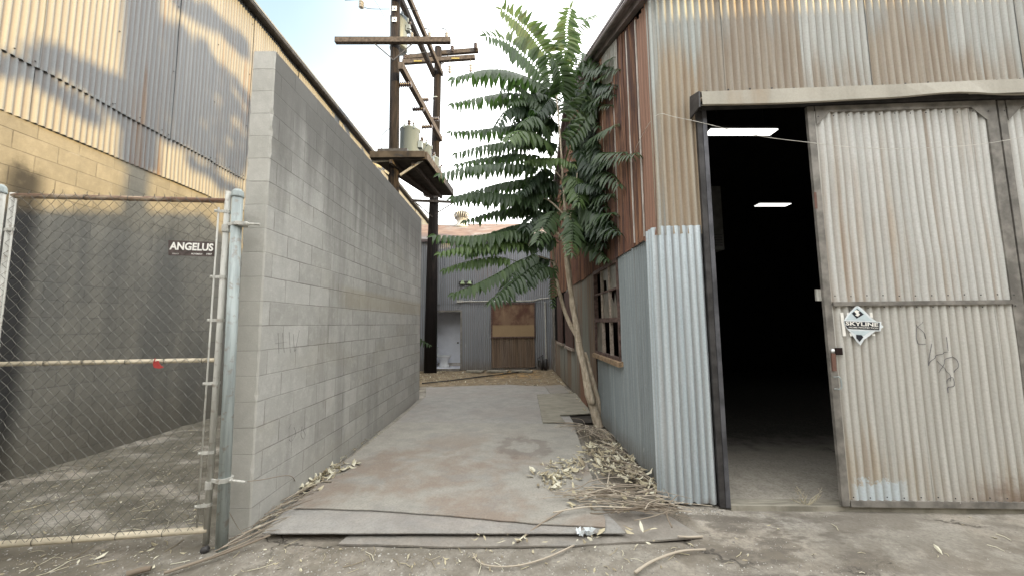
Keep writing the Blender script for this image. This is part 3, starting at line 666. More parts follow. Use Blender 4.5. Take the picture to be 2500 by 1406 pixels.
# structure behind the sheets: core panels so no light leaks
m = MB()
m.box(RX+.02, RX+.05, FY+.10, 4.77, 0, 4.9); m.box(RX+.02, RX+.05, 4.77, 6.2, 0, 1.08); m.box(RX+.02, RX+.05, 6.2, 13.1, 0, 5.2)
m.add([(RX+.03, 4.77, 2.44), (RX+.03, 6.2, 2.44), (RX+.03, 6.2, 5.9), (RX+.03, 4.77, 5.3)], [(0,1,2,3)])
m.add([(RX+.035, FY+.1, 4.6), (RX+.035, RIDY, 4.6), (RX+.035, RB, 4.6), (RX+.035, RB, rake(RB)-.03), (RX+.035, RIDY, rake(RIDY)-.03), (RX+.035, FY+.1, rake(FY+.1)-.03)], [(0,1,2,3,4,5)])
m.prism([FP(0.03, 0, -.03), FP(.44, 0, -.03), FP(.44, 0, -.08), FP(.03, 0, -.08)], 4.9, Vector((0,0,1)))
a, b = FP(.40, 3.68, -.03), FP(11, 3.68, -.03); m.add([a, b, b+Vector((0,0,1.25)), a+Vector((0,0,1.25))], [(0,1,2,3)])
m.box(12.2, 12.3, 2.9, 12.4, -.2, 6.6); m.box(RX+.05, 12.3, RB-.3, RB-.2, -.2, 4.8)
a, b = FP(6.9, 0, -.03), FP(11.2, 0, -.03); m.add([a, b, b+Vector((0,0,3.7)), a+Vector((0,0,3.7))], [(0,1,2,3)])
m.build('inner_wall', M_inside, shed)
# roof + rake trim
m = MB(); x0 = RX-.10
fr = lambda x: FY-.1-.045*(x-RX)
m.prism([(x0, fr(x0), rake(fr(x0))+.16), (12.5, fr(12.5), rake(fr(12.5))+.16), (12.5, RIDY, rake(RIDY)+.16), (x0, RIDY, rake(RIDY)+.16)], .03)
m.prism([(x0, RIDY, rake(RIDY)+.161), (12.5, RIDY, rake(RIDY)+.161), (12.5, RB+.2, rake(RB+.2)+.161), (x0, RB+.2, rake(RB+.2)+.161)], .03)
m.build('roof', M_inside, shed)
for (ya, yb) in ((FY-.12, RIDY), (RIDY, RB+.2)):
    m = MB()
    for o, h, w, d in ((-.055, .04, .07, .07), (-.085, .10, .11, .05), (-.11, .15, .14, .035)):
        m.bar((RX+o, ya, rake(ya)+h), (RX+o, yb, rake(yb)+h), w, d)
    m.tube([(RX-.16, ya, rake(ya)+.085), (RX-.16, yb, rake(yb)+.085)], .03, 8)
    m.build('rake_trim', M_trim, shed)
# door track hood
hood = MB(); n = 60; vs = []
sH0 = fs(1712, 240, .16)[0]; zt0 = 3.70
for i in range(n+1):
    s = sH0+(8.6-sH0)*i/n; w = .012*mnoise.noise(Vector((s*2.1, 3, 1)))+(.03*math.exp(-((s-2.55)/.35)**2)); dz = .012*mnoise.noise(Vector((s*1.3, 0, 0)))+.018*math.exp(-((s-2.3)/.45)**2)
    for (o, z) in ((.02, zt0+.03), (.17+w*.3, zt0-.005), (.178+w, zt0-.14+dz), (.165+w, zt0-.148+dz), (.02, zt0-.02)): vs.append(FP(s, z, o))
hood.add(vs, [(i*5+j, (i+1)*5+j, (i+1)*5+j+1, i*5+j+1) for i in range(n) for j in range(4)])
hood.build('track_hood', M_hood, shed)
m = MB(); sJ = fs(2352, 240, .17)[0]; m.prism([FP(sJ, zt0+.0, .176), FP(sJ+1.2, zt0+.0, .176), FP(sJ+1.2, zt0-.135, .19), FP(sJ+.03, zt0-.135, .19)], .004, -fn); m.build('hood_overlap', M_hood, shed)
m = MB(); m.prism([FP(sH0-.03, zt0+.035, .03), FP(sH0-.01, zt0+.0, .17), FP(sH0-.03, zt0-.17, .20), FP(sH0-.05, zt0-.20, .05)], .015, Vector((-1,0,0))); m.build('hood_end_cap', M_dark, shed)
m = MB(); m.bar(FP(sH0+.02, zt0-.10, .09), FP(8.6, zt0-.10, .09), .05, .06); m.build('door_track', M_dark, shed)
# door opening jamb
sj0 = fs(1757, 1100, .0)[0]; s_in = fs(1776, 1100, .05)[0]
m = MB(); m.prism([FP(s_in-.085, 0, .04), FP(s_in-.04, 0, .045), FP(s_in-.04, 0, -.08), FP(s_in-.085, 0, -.08)], 3.62, Vector((0,0,1))); m.build('door_jamb', M_dark, shed)
m = MB(); m.prism([FP(s_in-.038, 0, .05), FP(s_in, 0, .05), FP(s_in, 0, -.06), FP(s_in-.038, 0, -.06)], 3.60, Vector((0,0,1))); m.build('door_jamb', M_jamb, shed)
m = MB(); m.prism([FP(s_in, .028, .06), FP(6.8, .028, .06), FP(6.8, .028, -.07), FP(s_in, .028, -.07)], .05); m.build('threshold', M_ply, shed)
# sliding doors
def door(sa, sb, nm, lbl, detail):
    d = empty(nm, FP((sa+sb)/2, 0, .08), lbl, 'door', None)
    d.parent = shed; d.location = d.location-shed.location; del d['category']
    z0, z1 = .045, 3.56; zm = 1.735; o = .075
    def b(name, a, c, w, h, mat): mm = MB(); mm.bar(a, c, w, h, fn); return mm.build(name, mat, d)
    m = MB()
    m.bar(FP(sa+.03, z0, o), FP(sa+.03, z1, o), .06, .03, fn); m.bar(FP(sb-.045, z0, o), FP(sb-.045, z1, o), .09, .03, fn)
    m.bar(FP(sa+.07, z1-.03, o+.001), FP(sb-.09, z1-.03, o+.001), .06, .03, fn); m.bar(FP(sa+.07, zm, o+.006), FP(sb-.09, zm, o+.006), .035, .04, fn)
    m.bar(FP(sa+.07, z0+.02, o+.001), FP(sb-.09, z0+.02, o+.001), .05, .03, fn)
    g = .13
    for s0, sg_ in ((sa+.07, 1), (sb-.09, -1)):
        m.prism([FP(s0, z1-.06, o+.019), FP(s0+sg_*g, z1-.06, o+.019), FP(s0, z1-.06-g, o+.019)], .004, -fn)
    m.build('frame', M_frame, d)
    P0_ = FP(sa+.06, 0, o-.004); P1_ = FP(sb-.08, 0, o-.004); Ld = (P1_-P0_).length
    corr('upper_panel', M_doorU, d, P0_[:2], P1_[:2], [(0, Ld, zm+.01, z1-.05)], fn[:2], rows=14, sheet=.676, amp=.0095, pitch=.0676)
    corr('lower_panel', M_doorD, d, P0_[:2], P1_[:2], [(0, Ld, z0+.03, zm-.012)], fn[:2], rows=14, sheet=.676, amp=.0095, pitch=.0676)
    m = MB(); m.prism([FP(sa+.01, z0+.01, o-.022), FP(sb-.01, z0+.01, o-.022), FP(sb-.01, z1, o-.022), FP(sa+.01, z1, o-.022)], .003, -fn); m.build('backing', M_inside, d)
    return d
sdA = fs(2043, 1100, .08)[0]
sdB = fs(2487, 700, .08)[0]+.01
dr = door(sdA, sdB, 'sliding_door', 'nearer sliding door leaf carrying the diamond sticker and dark scrawl', True)
dr2 = door(sdB+.03, sdB+2.0, 'sliding_door', 'second sliding door leaf at the right edge of the photo', False)
dr2.location += fn*-.01
dp = lambda px, py, o=.092: fpx(px, py, o)
m = MB(); q = [dp(2044, 918), dp(2054, 922), dp(2056, 946), dp(2046, 950)]
m.tube([dp(2036, 920, .095), dp(2048, 919, .13), dp(2053, 924, .135), dp(2055, 944, .135), dp(2050, 950, .13), dp(2038, 949, .095)], .0065, 8); m.build('handle', M_galv, dr)
m = MB(); m.bar(dp(2034, 862, .10), dp(2037, 905, .10), .032, .012, fn); m.build('latch_plate', M_orange, dr)
m = MB(); m.bar(dp(2040, 857, .10), dp(2056, 857, .10), .06, .012, fn); m.build('latch_slot', M_void, dr)
m = MB(); m.lathe(dp(2032, 855, .105), [(.015, 0), (.015, .01), (.008, .014)], 12, fn); m.build('lock_button', M_white, dr, True)
m = MB(); m.bar(dp(1997, 706, .05), dp(1999, 734, .05), .045, .02, fn); m.build('roller_guide', M_galv2, dr)
m = MB(); m.bar(dp(1990, 470, .094), dp(1993, 510, .094), .022, .003, fn); m.build('paint_mark', M_orange, dr)
def onribs(px, py):   # follow the corrugation
    w = fpx(px, py, .078); s = (w-FP(sdA+.06)).dot(fd); return w+fn*(.0095*math.cos(2*math.pi*s/.0676)+.0025)
def dense(st_, n=14):
    out = []
    for a, b in zip(st_[:-1], st_[1:]):
        for k in range(n): out.append((a[0]+(b[0]-a[0])*k/n, a[1]+(b[1]-a[1])*k/n))
    return out+[st_[-1]]
gs = [[(2250,785),(2236,808),(2234,826),(2242,838),(2258,839)],[(2238,792),(2248,806),(2262,826)],[(2272,838),(2270,880),(2268,892),(2276,876),(2290,866),(2313,858)],[(2309,822),(2313,855)],[(2294,910),(2304,882),(2322,870),(2334,876),(2338,895),(2330,908)],[(2290,880),(2300,895),(2318,912),(2320,930)],[(2310,935),(2322,920),(2326,940),(2316,946),(2312,958)]]
m = MB()
for s in gs:
    d_ = [tuple(v[:2]) for v in spl([(a, b, 0) for a, b in s], 4)]
    P = [onribs(*q) for q in dense(d_, 5)]
    wd = [.0018+.0016*abs(mnoise.noise(p*9)) for p in P]; m.tube(P, wd, 4)
m.build('scrawl', M_chalk, dr)
m = MB()
for z in (.12, 1.70, 1.80, 3.46):
    for k in range(13): m.lathe(FP(sdA+.09+k*.135, z+rnd(-.006,.006), .094), [(.006, 0), (.006, .002), (.002, .004)], 6, fn)
tag(m.build('rivets', M_dark, dr), kind='stuff')
# diamond sticker
stk = empty('diamond_sticker', fpx(2100, 840, .09), 'peeling white diamond sticker with black band reading SKYLINE on the sliding door', 'sticker')
def S(cx, cy, o=.0): return fpx(2040+cx/11.715, 730+cy/11.715, .098+o)
def spoly(name, pts, mat, o): mm = MB(); mm.prism([S(*p, o) for p in pts], .0008, -fn); return mm.build(name, mat, stk)
spoly('backing', [(618,160),(830,330),(1010,520),(1180,640),(1310,645),(1305,720),(1375,785),(1300,840),(1290,910),(1130,915),(960,1050),(800,1170),(715,1320),(600,1200),(430,950),(330,850),(240,700),(245,600),(330,450),(430,350)], M_paper, 0)
spoly('tint', [(618,215),(770,340),(960,540),(1060,615),(300,590),(380,470),(480,350)], M_papergrey, .0015)
spoly('tint', [(440,900),(1000,900),(860,1010),(760,1060),(560,1000)], M_papergrey, .0015)
spoly('black_diamond', [(618,268),(810,430),(605,550),(465,405)], M_black, .003)
spoly('black_diamond', [(590,1010),(740,1020),(795,1080),(690,1215),(600,1110)], M_black, .003)
spoly('black_band', [(250,622),(1265,665),(1250,878),(360,835),(290,740)], M_black, .003)
spoly('emblem', [(600,300),(690,350),(650,380),(700,430),(640,490),(560,450),(600,420),(530,345)], M_lettr, .0045)
text_mesh('SKYLINE', M_lettr, 'lettering', stk, S(290, 740, .005), S(1225, 785, .005), .034, fn, bold=.03)
text_mesh('HOME PROTECTION', M_lettr, 'lettering', stk, S(380, 820, .005), S(1220, 848, .005), .0135, fn, bold=.01)
tap = tag(MB(), ) if False else None
for a, b, w in (((175,380),(255,1050),.026),((345,380),(360,480),.015),((1010,380),(1030,520),.022),((430,960),(450,1050),.02),((1085,1000),(1090,1040),.022)):
    A_, B_ = S(*a, -.004), S(*b, -.004); m = MB(); m.bar(A_, B_, w, .002, fn); m.build('old_paper', M_lettr, stk)
# pale wire slung across the doorway
W = [atX(RX-.05, 1548, 372), atX(RX-.05, 1575, 318), fpx(1604, 283, .02)+Vector((-.0, -.02, 0)), fpx(1650, 287, .10), fpx(1720, 302, .20), fpx(1800, 322, .22), fpx(1880, 337, .23), fpx(1980, 349, .22), fpx(2080, 360, .21), fpx(2180, 364, .20), fpx(2300, 360, .20), fpx(2400, 352, .20), fpx(2500, 336, .20), fpx(2620, 320, .2)]
m = MB(); m.tube(spl(W, 5), .0023, 5); tag(m.build('slack_wire', M_whitewire, None, True), 'thin pale wire slung across the shed front and doorway', 'wire')
# window in side wall
win = empty('window', (0,0,0), None, None)
win.parent = shed; wy0, wy1, wz0, wz1 = 4.77, 6.2, 1.10, 2.43
win.location = Vector((RX, (wy0+wy1)/2, wz0))-shed.location
def wbar(name, boxes, mat, par=win, label=None):
    mm = MB()
    for b_ in boxes: mm.box(*b_)
    return mm.build(name, mat, par, label=label)
M_winf = simple('peeling_window_frame', (.10, .065, .055), .75, 0, .5, 18)
M_winp = simple('peeling_putty', (.30, .25, .21), .8, 0, .3, 25)
xo, xi = RX-.035, RX+.03
wbar('frame', [(xo, xi, wy0, wy0+.05, wz0, wz1), (xo, xi, wy1-.05, wy1, wz0, wz1), (xo, xi, wy0+.05, wy1-.05, wz1-.05, wz1), (xo, xi, wy0+.05, wy1-.05, wz0, wz0+.04), (xo+.004, xi, wy0+.05, wy1-.05, 1.60, 1.66)], M_winf)
ymu = [wy0+.05+(wy1-wy0-.1)*k/3 for k in (1, 2)]
for y in ymu:
    wbar('muntin', [(xo+.01, xi-.01, y-.013, y+.013, wz0+.04, 1.60)], M_winp); wbar('muntin', [(xo+.01, xi-.01, y-.013, y+.013, 1.66, wz1-.05)], M_winp)
wbar('muntin', [(xo+.012, xi-.012, wy0+.05, wy1-.05, 2.03, 2.055)], M_winf)
m = MB(); yk = [wy0+.05]+ymu+[wy1-.05]; xg = RX-.0
def pane(c, r, pts):
    y0, y1 = yk[c], yk[c+1]; zz = ((wz0+.04, 1.60), (1.66, 2.04), (2.04, wz1-.05))[r]
    m.add([(xg+.002*random.random(), y0+(y1-y0)*a, zz[0]+(zz[1]-zz[0])*b) for a, b in pts], [tuple(range(len(pts)))])
full = [(0,0),(1,0),(1,1),(0,1)]
pane(0, 2, full); pane(1, 2, [(0,0),(.4,0),(.45,.5),(.8,.55),(1,.75),(1,1),(0,1)]); pane(0, 1, [(0,0),(1,0),(1,.6),(.8,.75),(.6,.5),(.45,.9),(.3,.4),(0,.5)]); pane(1, 1, full); pane(2, 0, full)
m.build('pane', M_glass, win)
wbar('dark_room', [(RX+.35, RX+.36, wy0-.2, wy1+.2, wz0-.2, wz1+.2), (RX+.05, RX+.36, wy0-.2, wy0-.19, .9, 2.6), (RX+.05, RX+.36, wy1+.19, wy1+.2, .9, 2.6), (RX+.05, RX+.36, wy0-.2, wy1+.2, 2.6, 2.61), (RX+.05, RX+.36, wy0-.2, wy1+.2, .89, .9)], M_void)
m = MB(); m.prism([(RX-.07, wy0-.06, wz0-.005), (RX-.07, wy1+.06, wz0-.005), (RX+.02, wy1+.06, wz0+.012), (RX+.02, wy0-.06, wz0+.012)], .06); m.build('sill', simple('raw_timber_sill', (.27, .19, .12), .85, 0, .35, 15), win)
# boarded windows further along
for (ya, yb, za, zb_) in ((8.4, 9.6, 1.03, 2.36), (10.15, 11.2, 1.05, 2.36)):
    bw_ = MB(); bw_.box(RX-.045, RX-.015, ya, yb, za, zb_); o_ = bw_.build('window_board', M_brown, shed)
    s_ = MB(); s_.box(RX-.075, RX-.01, ya-.05, yb+.05, za-.06, za-.003); s_.build('sill', M_winp, o_)
m = MB(); m.box(RX-.03, RX+.0, 12.2, 12.75, .05, 2.1); m.build('side_door', M_frame, shed)
# rusty sheet low on wall near tree
corr('low_patch', M_rustc, shed, (RX-.018, 7.0), (RX-.018, 7.7), [(0, .7, .05, 1.0)], (-1, 0), rows=3, sheet=.7)
# insides
for i, (px0, px1, py0, py1, zz, lbl) in enumerate(((1735, 1900, 290, 315, 4.25, 'lit fluorescent ceiling light just inside the doorway, the larger of two'), (1855, 1932, 487, 497, 4.25, 'small lit fluorescent light deep inside the dark shed'))):
    a = atZ(zz, px0, py1); b = atZ(zz, px1, py1); c = atZ(zz, px1-5, py0); a2 = atZ(zz, px0+10, py0)
    yv = Vector((0, min((c-b).length, .45), 0))
    fx = empty('ceiling_light', (a+b)/2, lbl, 'light', 'fluorescent ceiling lights inside the shed')
    w = b-a
    m = MB(); yv = yv*.5; m.prism([a, b, b+yv, a+yv], .012); m.build('diffuser', M_tubelight, fx)
    m = MB(); up = Vector((0, 0, .05)); m.prism([a+up, b+up, b+up+yv, a+up+yv], .036); m.build('reflector', M_dark, fx)
    m = MB()
    for k in (.15, .85): 
        m = MB(); p = a+w*k+yv*.5; m.tube([p+up, (p.x, p.y, 4.9)], .004, 5); m.build('hanger', M_cable, fx)
cab = empty('wall_cabinet', (1.95, 4.6, 1.2), 'pale tall metal cabinet just inside the shed doorway on the left', 'cabinet')
pc = atY(4.9, 1747, 455); pd = atY(4.9, 1769, 610)
m = MB(); m.box(pc.x-.3, pd.x, 4.9, 5.2, pd.z, pc.z); m.build('casing', simple('dull_cabinet', (.09, .09, .085), .6), cab)
m = MB()
for k in range(5): m.box(pd.x-.13, pd.x-.03, 4.885, 4.898, pd.z+.05+k*.035, pd.z+.065+k*.035)
m.build('louvre', M_dark, cab)

# ================================================================== BACK BUILDING
BY = 13.2
bb = empty('rear_shed', (-2, BY+2, 0), 'blue-grey corrugated shed closing the end of the alley, with rusty roof', 'shed')
dx0, dx1, dz = -2.66, -1.83, 2.03
corr('lower_cladding', M_back, bb, (-5.3, BY), (RX, BY), [(0, 5.3+dx0, .0, 2.36), (5.3+dx0, 5.3+dx1, dz+.03, 2.36), (5.3+dx1, 5.3+RX+.08, .0, 2.36)], (0, -1), cpp=5, rows=3, sheet=.676)
corr('upper_cladding', M_back, bb, (-5.3, BY-.02), (RX, BY-.02), [(0, 5.3+RX+.08, 2.30, 4.62)], (0, -1), cpp=5, rows=4, sheet=.676)
rz = atY(17, 1130, 548).z
m = MB(); m.prism([(-5.3, BY-.12, 4.62), (4, BY-.12, 4.62), (4, 17, rz), (-5.3, 17, rz)], .05); m.build('roof', M_roof, bb)
m = MB(); m.prism([(-5.3, 17, rz+.002), (4, 17, rz+.002), (4, 21, 4.6), (-5.3, 21, 4.6)], .05); m.box(-5.3, 3.95, BY+.03, BY+.06, 2.1, 4.55); m.box(-5.3, dx0-.1, BY+.03, BY+.06, 0, 2.1); m.box(dx1+.1, 1.3, BY+.03, BY+.06, 0, 2.1); m.build('rear_structure', M_inside, bb)
m = MB(); m.box(-5.3, RX, BY-.14, BY-.09, 4.52, 4.61); m.build('eave_board', M_trim, bb)
m = MB(); m.box(dx0-.06, dx0, BY-.05, BY+.05, .03, dz+.06); m.box(dx1, dx1+.05, BY-.05, BY+.05, .03, dz+.06); m.box(dx0, dx1, BY-.05, BY+.05, dz, dz+.06); m.box(dx0, dx1, BY-.05, BY+.1, -.02, .05); m.build('door_frame', M_frame, bb)
m = MB(); m.box(dx0-.2, dx1+.9, BY+1.0, BY+1.03, .04, 2.5); m.box(dx0-.2, dx0-.17, BY+.06, BY+1.0, .04, 2.5); m.box(dx1+.87, dx1+.9, BY+.06, BY+1.0, .04, 2.5); m.box(dx0-.2, dx1+.9, BY+.06, BY+1.03, 2.5, 2.53); m.box(dx0-.17, dx1+.87, BY+.06, BY+1.0, .02, .045)
m.build('toilet_room', M_room, bb)
m = MB(); m.box(dx0-.15, dx1+.85, BY+.985, BY+.999, .05, .16); m.build('skirting', M_pale, bb)
m = MB(); m.lathe((dx0+.60, BY+.99, .90), [(.035, 0), (.035, .01)], 10, (0, -1, 0)); m.build('wall_fitting', M_dark, bb); m = MB(); m.lathe((dx0+.78, BY+.99, .90), [(.02, 0), (.02, .01)], 10, (0, -1, 0)); m.build('wall_fitting', M_dark, bb)
lv = empty('open_door', (0,0,0), None, None); lv.parent = bb; lv.location = Vector((dx0-.04, BY-.03, 0))-bb.location
m = MB(); m.box(dx0-.10, dx0-.06, BY-.68, BY-.05, .06, dz); m.build('door_leaf', M_frame, lv)
m = MB(); m.tube([(dx0-.06, BY-.6, .95), (dx0+.0, BY-.6, .95)], .012, 8); m.tube([(dx0-.0, BY-.6, .95), (dx0+.0, BY-.5, .95)], .012, 8); m.build('handle', M_white, lv)
tl = empty('toilet', (-2.36, BY+.95, .05), 'white toilet bowl seen through the open doorway at the alley end', 'toilet')
tc = Vector((-2.50, BY+.55, .05))
m = MB(); vs = []; N = 18
for (rx, ry, z) in ((.11, .20, 0), (.115, .21, .03), (.095, .17, .10), (.09, .15, .20), (.13, .19, .28), (.18, .235, .35), (.20, .255, .385), (.20, .255, .40)):
    for k in range(N): a = 2*math.pi*k/N; vs.append(tc+Vector((ry*math.cos(a), rx*math.sin(a), z)))
m.add(vs, [(i*N+k, i*N+(k+1) % N, (i+1)*N+(k+1) % N, (i+1)*N+k) for i in range(7) for k in range(N)]+[tuple(7*N+k for k in range(N))]); m.build('bowl', M_white, tl, True)
m = MB(); vs = []
for (r_, z) in ((.9, .405), (1.06, .405), (1.07, .42), (.9, .425)):
    for k in range(N): a = 2*math.pi*k/N; vs.append(tc+Vector((.25*r_*math.cos(a), .2*r_*math.sin(a), z)))
m.add(vs, [(i*N+k, i*N+(k+1) % N, (i+1)*N+(k+1) % N, (i+1)*N+k) for i in range(3) for k in range(N)]+[tuple(3*N+k for k in range(N))]); m.build('seat', M_white, tl, True)
m = MB(); m.box(tc.x-.34, tc.x-.24, tc.y-.2, tc.y+.2, .40, .78); bevel(m.build('cistern', M_white, tl), .02)
# boarded hatch and rusty panel
m = MB(); m.box(-.70, .76, BY-.07, BY-.03, 1.15, 2.27); m.box(-.70, .76, BY-.075, BY-.071, 1.53, 1.545); bo = m.build('boarded_hatch', M_board, bb)
m = MB()
for b_ in ((-.76, -.70, BY-.09, BY-.03, 1.1, 2.33), (.76, .80, BY-.09, BY-.03, 1.1, 2.33), (-.70, .76, BY-.09, BY-.03, 2.27, 2.33), (-.70, .76, BY-.09, BY-.03, 1.10, 1.15)): m.box(*b_)
m.build('frame', M_winf, bo)
corr('rusty_panel', M_backrust, bb, (-.74, BY-.035), (.78, BY-.035), [(0, 1.52, .08, 1.10)], (0, -1), cpp=5, rows=3, sheet=.76)
m = MB(); zc_ = 2.385; m.tube([(-1.85, BY-.06, zc_), (.75, BY-.06, zc_), (.95, BY-.06, zc_+.06), (1.3, BY-.06, zc_+.10)], .02, 8); m.tube([(1.16, BY-.06, .3), (1.16, BY-.06, 2.35)], .025, 8); m.box(-1.95, -1.72, BY-.09, BY-.04, zc_-.03, zc_+.05); m.tube([(-1.55, BY-.05, zc_+.02), (-1.3, BY-.05, zc_+.1), (-1.2, BY-.05, zc_+.6)], .006, 5); m.build('conduit', M_galv2, bb)
fl = MB(); fl.box(-1.88, -1.40, BY-.08, BY-.03, 2.98, 3.10); fo = fl.build('wall_lamp', M_dark, bb)
M_lampg = simple('dull_green_lamp', (.30, .38, .22), .5)
for x in (-1.75, -1.50): m = MB(); m.lathe((x, BY-.10, 2.98), [(.075, 0), (.085, .03), (.05, .1), (.04, .14)], 12); m.build('lamp_head', M_lampg, fo)
m = MB(); m.tube([(1.0, BY-.2, .0), (1.0, BY-.2, .45)], .05, 10); m.tube([(1.13, BY-.2, .0), (1.13, BY-.2, .38)], .06, 10); m.tube([(.86, BY-.2, .30), (1.2, BY-.22, .33)], .03, 8); m.tube([(.9, BY-.25, .1), (.86, BY-.2, .4), (1.05, BY-.2, .5)], .02, 8)
tag(m.build('pipe_valve', M_dark, None, True), 'dark cluster of pipes and valves at the foot of the rear shed corner', 'pipe')
vt = empty('roof_ventilator', (0,0,0), None, None); vt.parent = bb
vc = atY(16.4, 1127, 552); vt.location = vc-bb.location
M_vent = simple('grey_tin', (.42, .42, .40), .45, .3, .25, 4)
m = MB(); m.lathe(vc-Vector((0,0,.15)), [(.34, 0), (.33, .12), (.20, .32), (.24, .42), (.27, .46)], 20); m.build('base', M_vent, vt, True)
m = MB(); 
for k in range(20):
    a = 2*math.pi*k/20; P = []
    for j in range(7):
        h = j/6; r_ = .27+.06*math.sin(math.pi*min(1, h*1.1)) if h < .75 else .27*(1-(h-.75)/.25*.75)
        aa = a+.25*h; P.append(vc+Vector((r_*math.cos(aa), r_*math.sin(aa), .30+.40*h)))
    m.tube(P, .022, 4)
m.build('vane', M_vent, vt, True)
m = MB(); m.lathe(vc+Vector((0,0,.28)), [(.23, 0), (.24, .2), (.18, .36), (.08, .43), (.0, .44)], 16); m.build('rotor_core', M_dark, vt, True)

# ================================================================== UTILITY POLES, PLATFORM, TRANSFORMERS
Y1, Y2 = 9.3, 12.65
def insul(mb, c, h, r, axis=(0,0,1), n=4):
    ax = Vector(axis); pr = []
    for k in range(n): z = h*k/n; pr += [(r*.5, z), (r, z+h/n*.25), (r*.95, z+h/n*.55), (r*.5, z+h/n*.8)]
    pr.append((r*.3, h)); mb.lathe(c, pr, 10, ax)
def hook(mb, c, h): mb.tube([c, c+Vector((0,0,h*.6)), c+Vector((-.05,0,h)), c+Vector((-.12,0,h*1.1))], .012, 5)
p1 = empty('utility_pole', atZ(0, 962, 700) if False else (atY(Y1, 961, 440).x, Y1, 0), 'nearer utility pole rising from behind the block wall with white number tags', 'utility pole')
a = atY(Y1, 961, 440); b = atY(Y1, 966, 0); dirp = (b-a)/(b.z-a.z); base = a-dirp*a.z; top = a+dirp*(10.4-a.z)
m = MB(); m.tube([base+dirp*z for z in (-.1, 2, 4, 6, 8, 10.4)], [.155, .15, .14, .132, .124, .118], 18); m.build('shaft', M_pole, p1, True)
m = MB(); m.bar(atY(Y1-.19, 819, 100), atY(Y1-.19, 1100, 100), .11, .14); m.build('crossarm', M_wood, p1)
m = MB(); m.bar(atY(Y1-.19, 840, -8), atY(Y1-.19, 1050, -16), .11, .14); m.build('crossarm', M_wood, p1)
m = MB(); m.bar(atY(Y1-.2, 915, 108), atY(Y1-.2, 961, 147), .012, .03); m.bar(atY(Y1-.2, 1006, 108), atY(Y1-.2, 961, 147), .012, .03); m.build('brace', M_dark, p1)
for py in (22, 49):
    m = MB(); c = atY(Y1-.14, 963, py); m.box(c.x-.06, c.x+.06, c.y-.012, c.y, c.z-.065, c.z+.065); o_ = m.build('number_tag', M_paper, p1)
    m = MB(); m.add([(c.x-.03, c.y-.014, c.z-.03), (c.x+.03, c.y-.014, c.z-.03), (c.x+.02, c.y-.014, c.z+.015), (c.x, c.y-.014, c.z+.03), (c.x-.02, c.y-.014, c.z+.015)], [(0,1,2,3,4)]); m.build('tag_symbol', M_chalk, o_)
for px in (1005, 1048, 1090):
    m = MB(); c = atY(Y1-.19, px, 94); insul(m, c, .16, .045, n=3); o_ = m.build('insulator', M_porcg, p1, True)
    m = MB(); hook(m, c+Vector((0,0,.14)), .12); m.build('wire_hook', M_cable, o_)
m = MB(); c = atY(Y1-.19, 882, 12); insul(m, c-Vector((0,0,.1)), .2, .07, n=3); m.build('insulator', M_porcg, p1, True)
for py in (378, 378): 
    m = MB(); c = atY(Y1-.16, 957 if py == 378 else 961, py); m.lathe(c, [(.03, 0), (.03, .02), (.012, .03), (.012, .06)], 8, (0,-1,0)); m.build('through_bolt', M_galv, p1); break
p2x = atY(Y2, 1051, 890).x
p2 = empty('utility_pole', (p2x, Y2, 0), 'farther utility pole with black lower shaft standing before the rear shed', 'utility pole')
pts2 = [atY(Y2, 1050, 930), atY(Y2, 1055, 640), atY(Y2, 1061, 440), atY(Y2, 1067, 240), atY(Y2, 1070, 118)]
m = MB(); m.tube(pts2, [.215, .185, .15, .135, .125], 18); m.build('shaft', M_pole, p2, True)
for (a_, b_, dy) in (((985,152),(1168,125),-.2), ((983,155),(1160,142),.17)):
    pass
for (a_, b_, dy) in (((1075,131),(1168,124),.19), ((983,153),(1160,141),-.19)):
    m = MB(); m.bar(atY(Y2+dy, *a_), atY(Y2+dy, *b_), .12, .15); m.build('crossarm', M_wood, p2)
m = MB(); m.bar(atY(Y2+.19, 990, 142), atY(Y2+.19, 1075, 133), .12, .15); m.build('crossarm', M_wood, p2)
for px in (1020, 1112):
    m = MB(); c = atY(Y2-.26, px, 150-(px-1020)*.07); m.box(c.x-.14, c.x+.14, c.y-.01, c.y, c.z-.025, c.z+.025); m.build('marker', M_yellow, p2)
for px, py in ((988,146),(1104,128),(1161,121)):
    m = MB(); c = atY(Y2+.05, px, py); insul(m, c, .24, .075, n=3); m.build('insulator', M_porc, p2, True)
for px, py in ((1098,146),(1149,143)):
    m = MB(); c = atY(Y2-.19, px, py); m.tube([c, c-Vector((0,0,.25))], .015, 6); insul(m, c-Vector((0,0,.25)), .28, .06, (0,0,-1), 3); m.build('insulator', M_porcg, p2, True)
m = MB(); m.bar(atY(Y2-.15, 1003, 490), atY(Y2-.15, 1109, 494), .07, .08); m.build('crossarm', M_wood, p2)
m = MB(); m.bar(atY(Y2-.2, 1015, 495), atY(Y2-.2, 1056, 530), .012, .04); m.bar(atY(Y2-.2, 1105, 497), atY(Y2-.2, 1064, 522), .012, .04); m.build('brace', M_wood, p2)
m = MB(); m.bar(atY(Y2-.2, 1085, 152), atY(Y2-.2, 1074, 160), .012, .04); m.bar(atY(Y2-.2, 1040, 155), atY(Y2-.2, 1066, 172), .012, .04); m.build('brace', M_dark, p2)
# stay tape
m = MB(); c = atY(Y2, 1066, 243); m.lathe(c, [(.139, 0), (.139, .03)], 16); m.build('band', M_galv, p2)
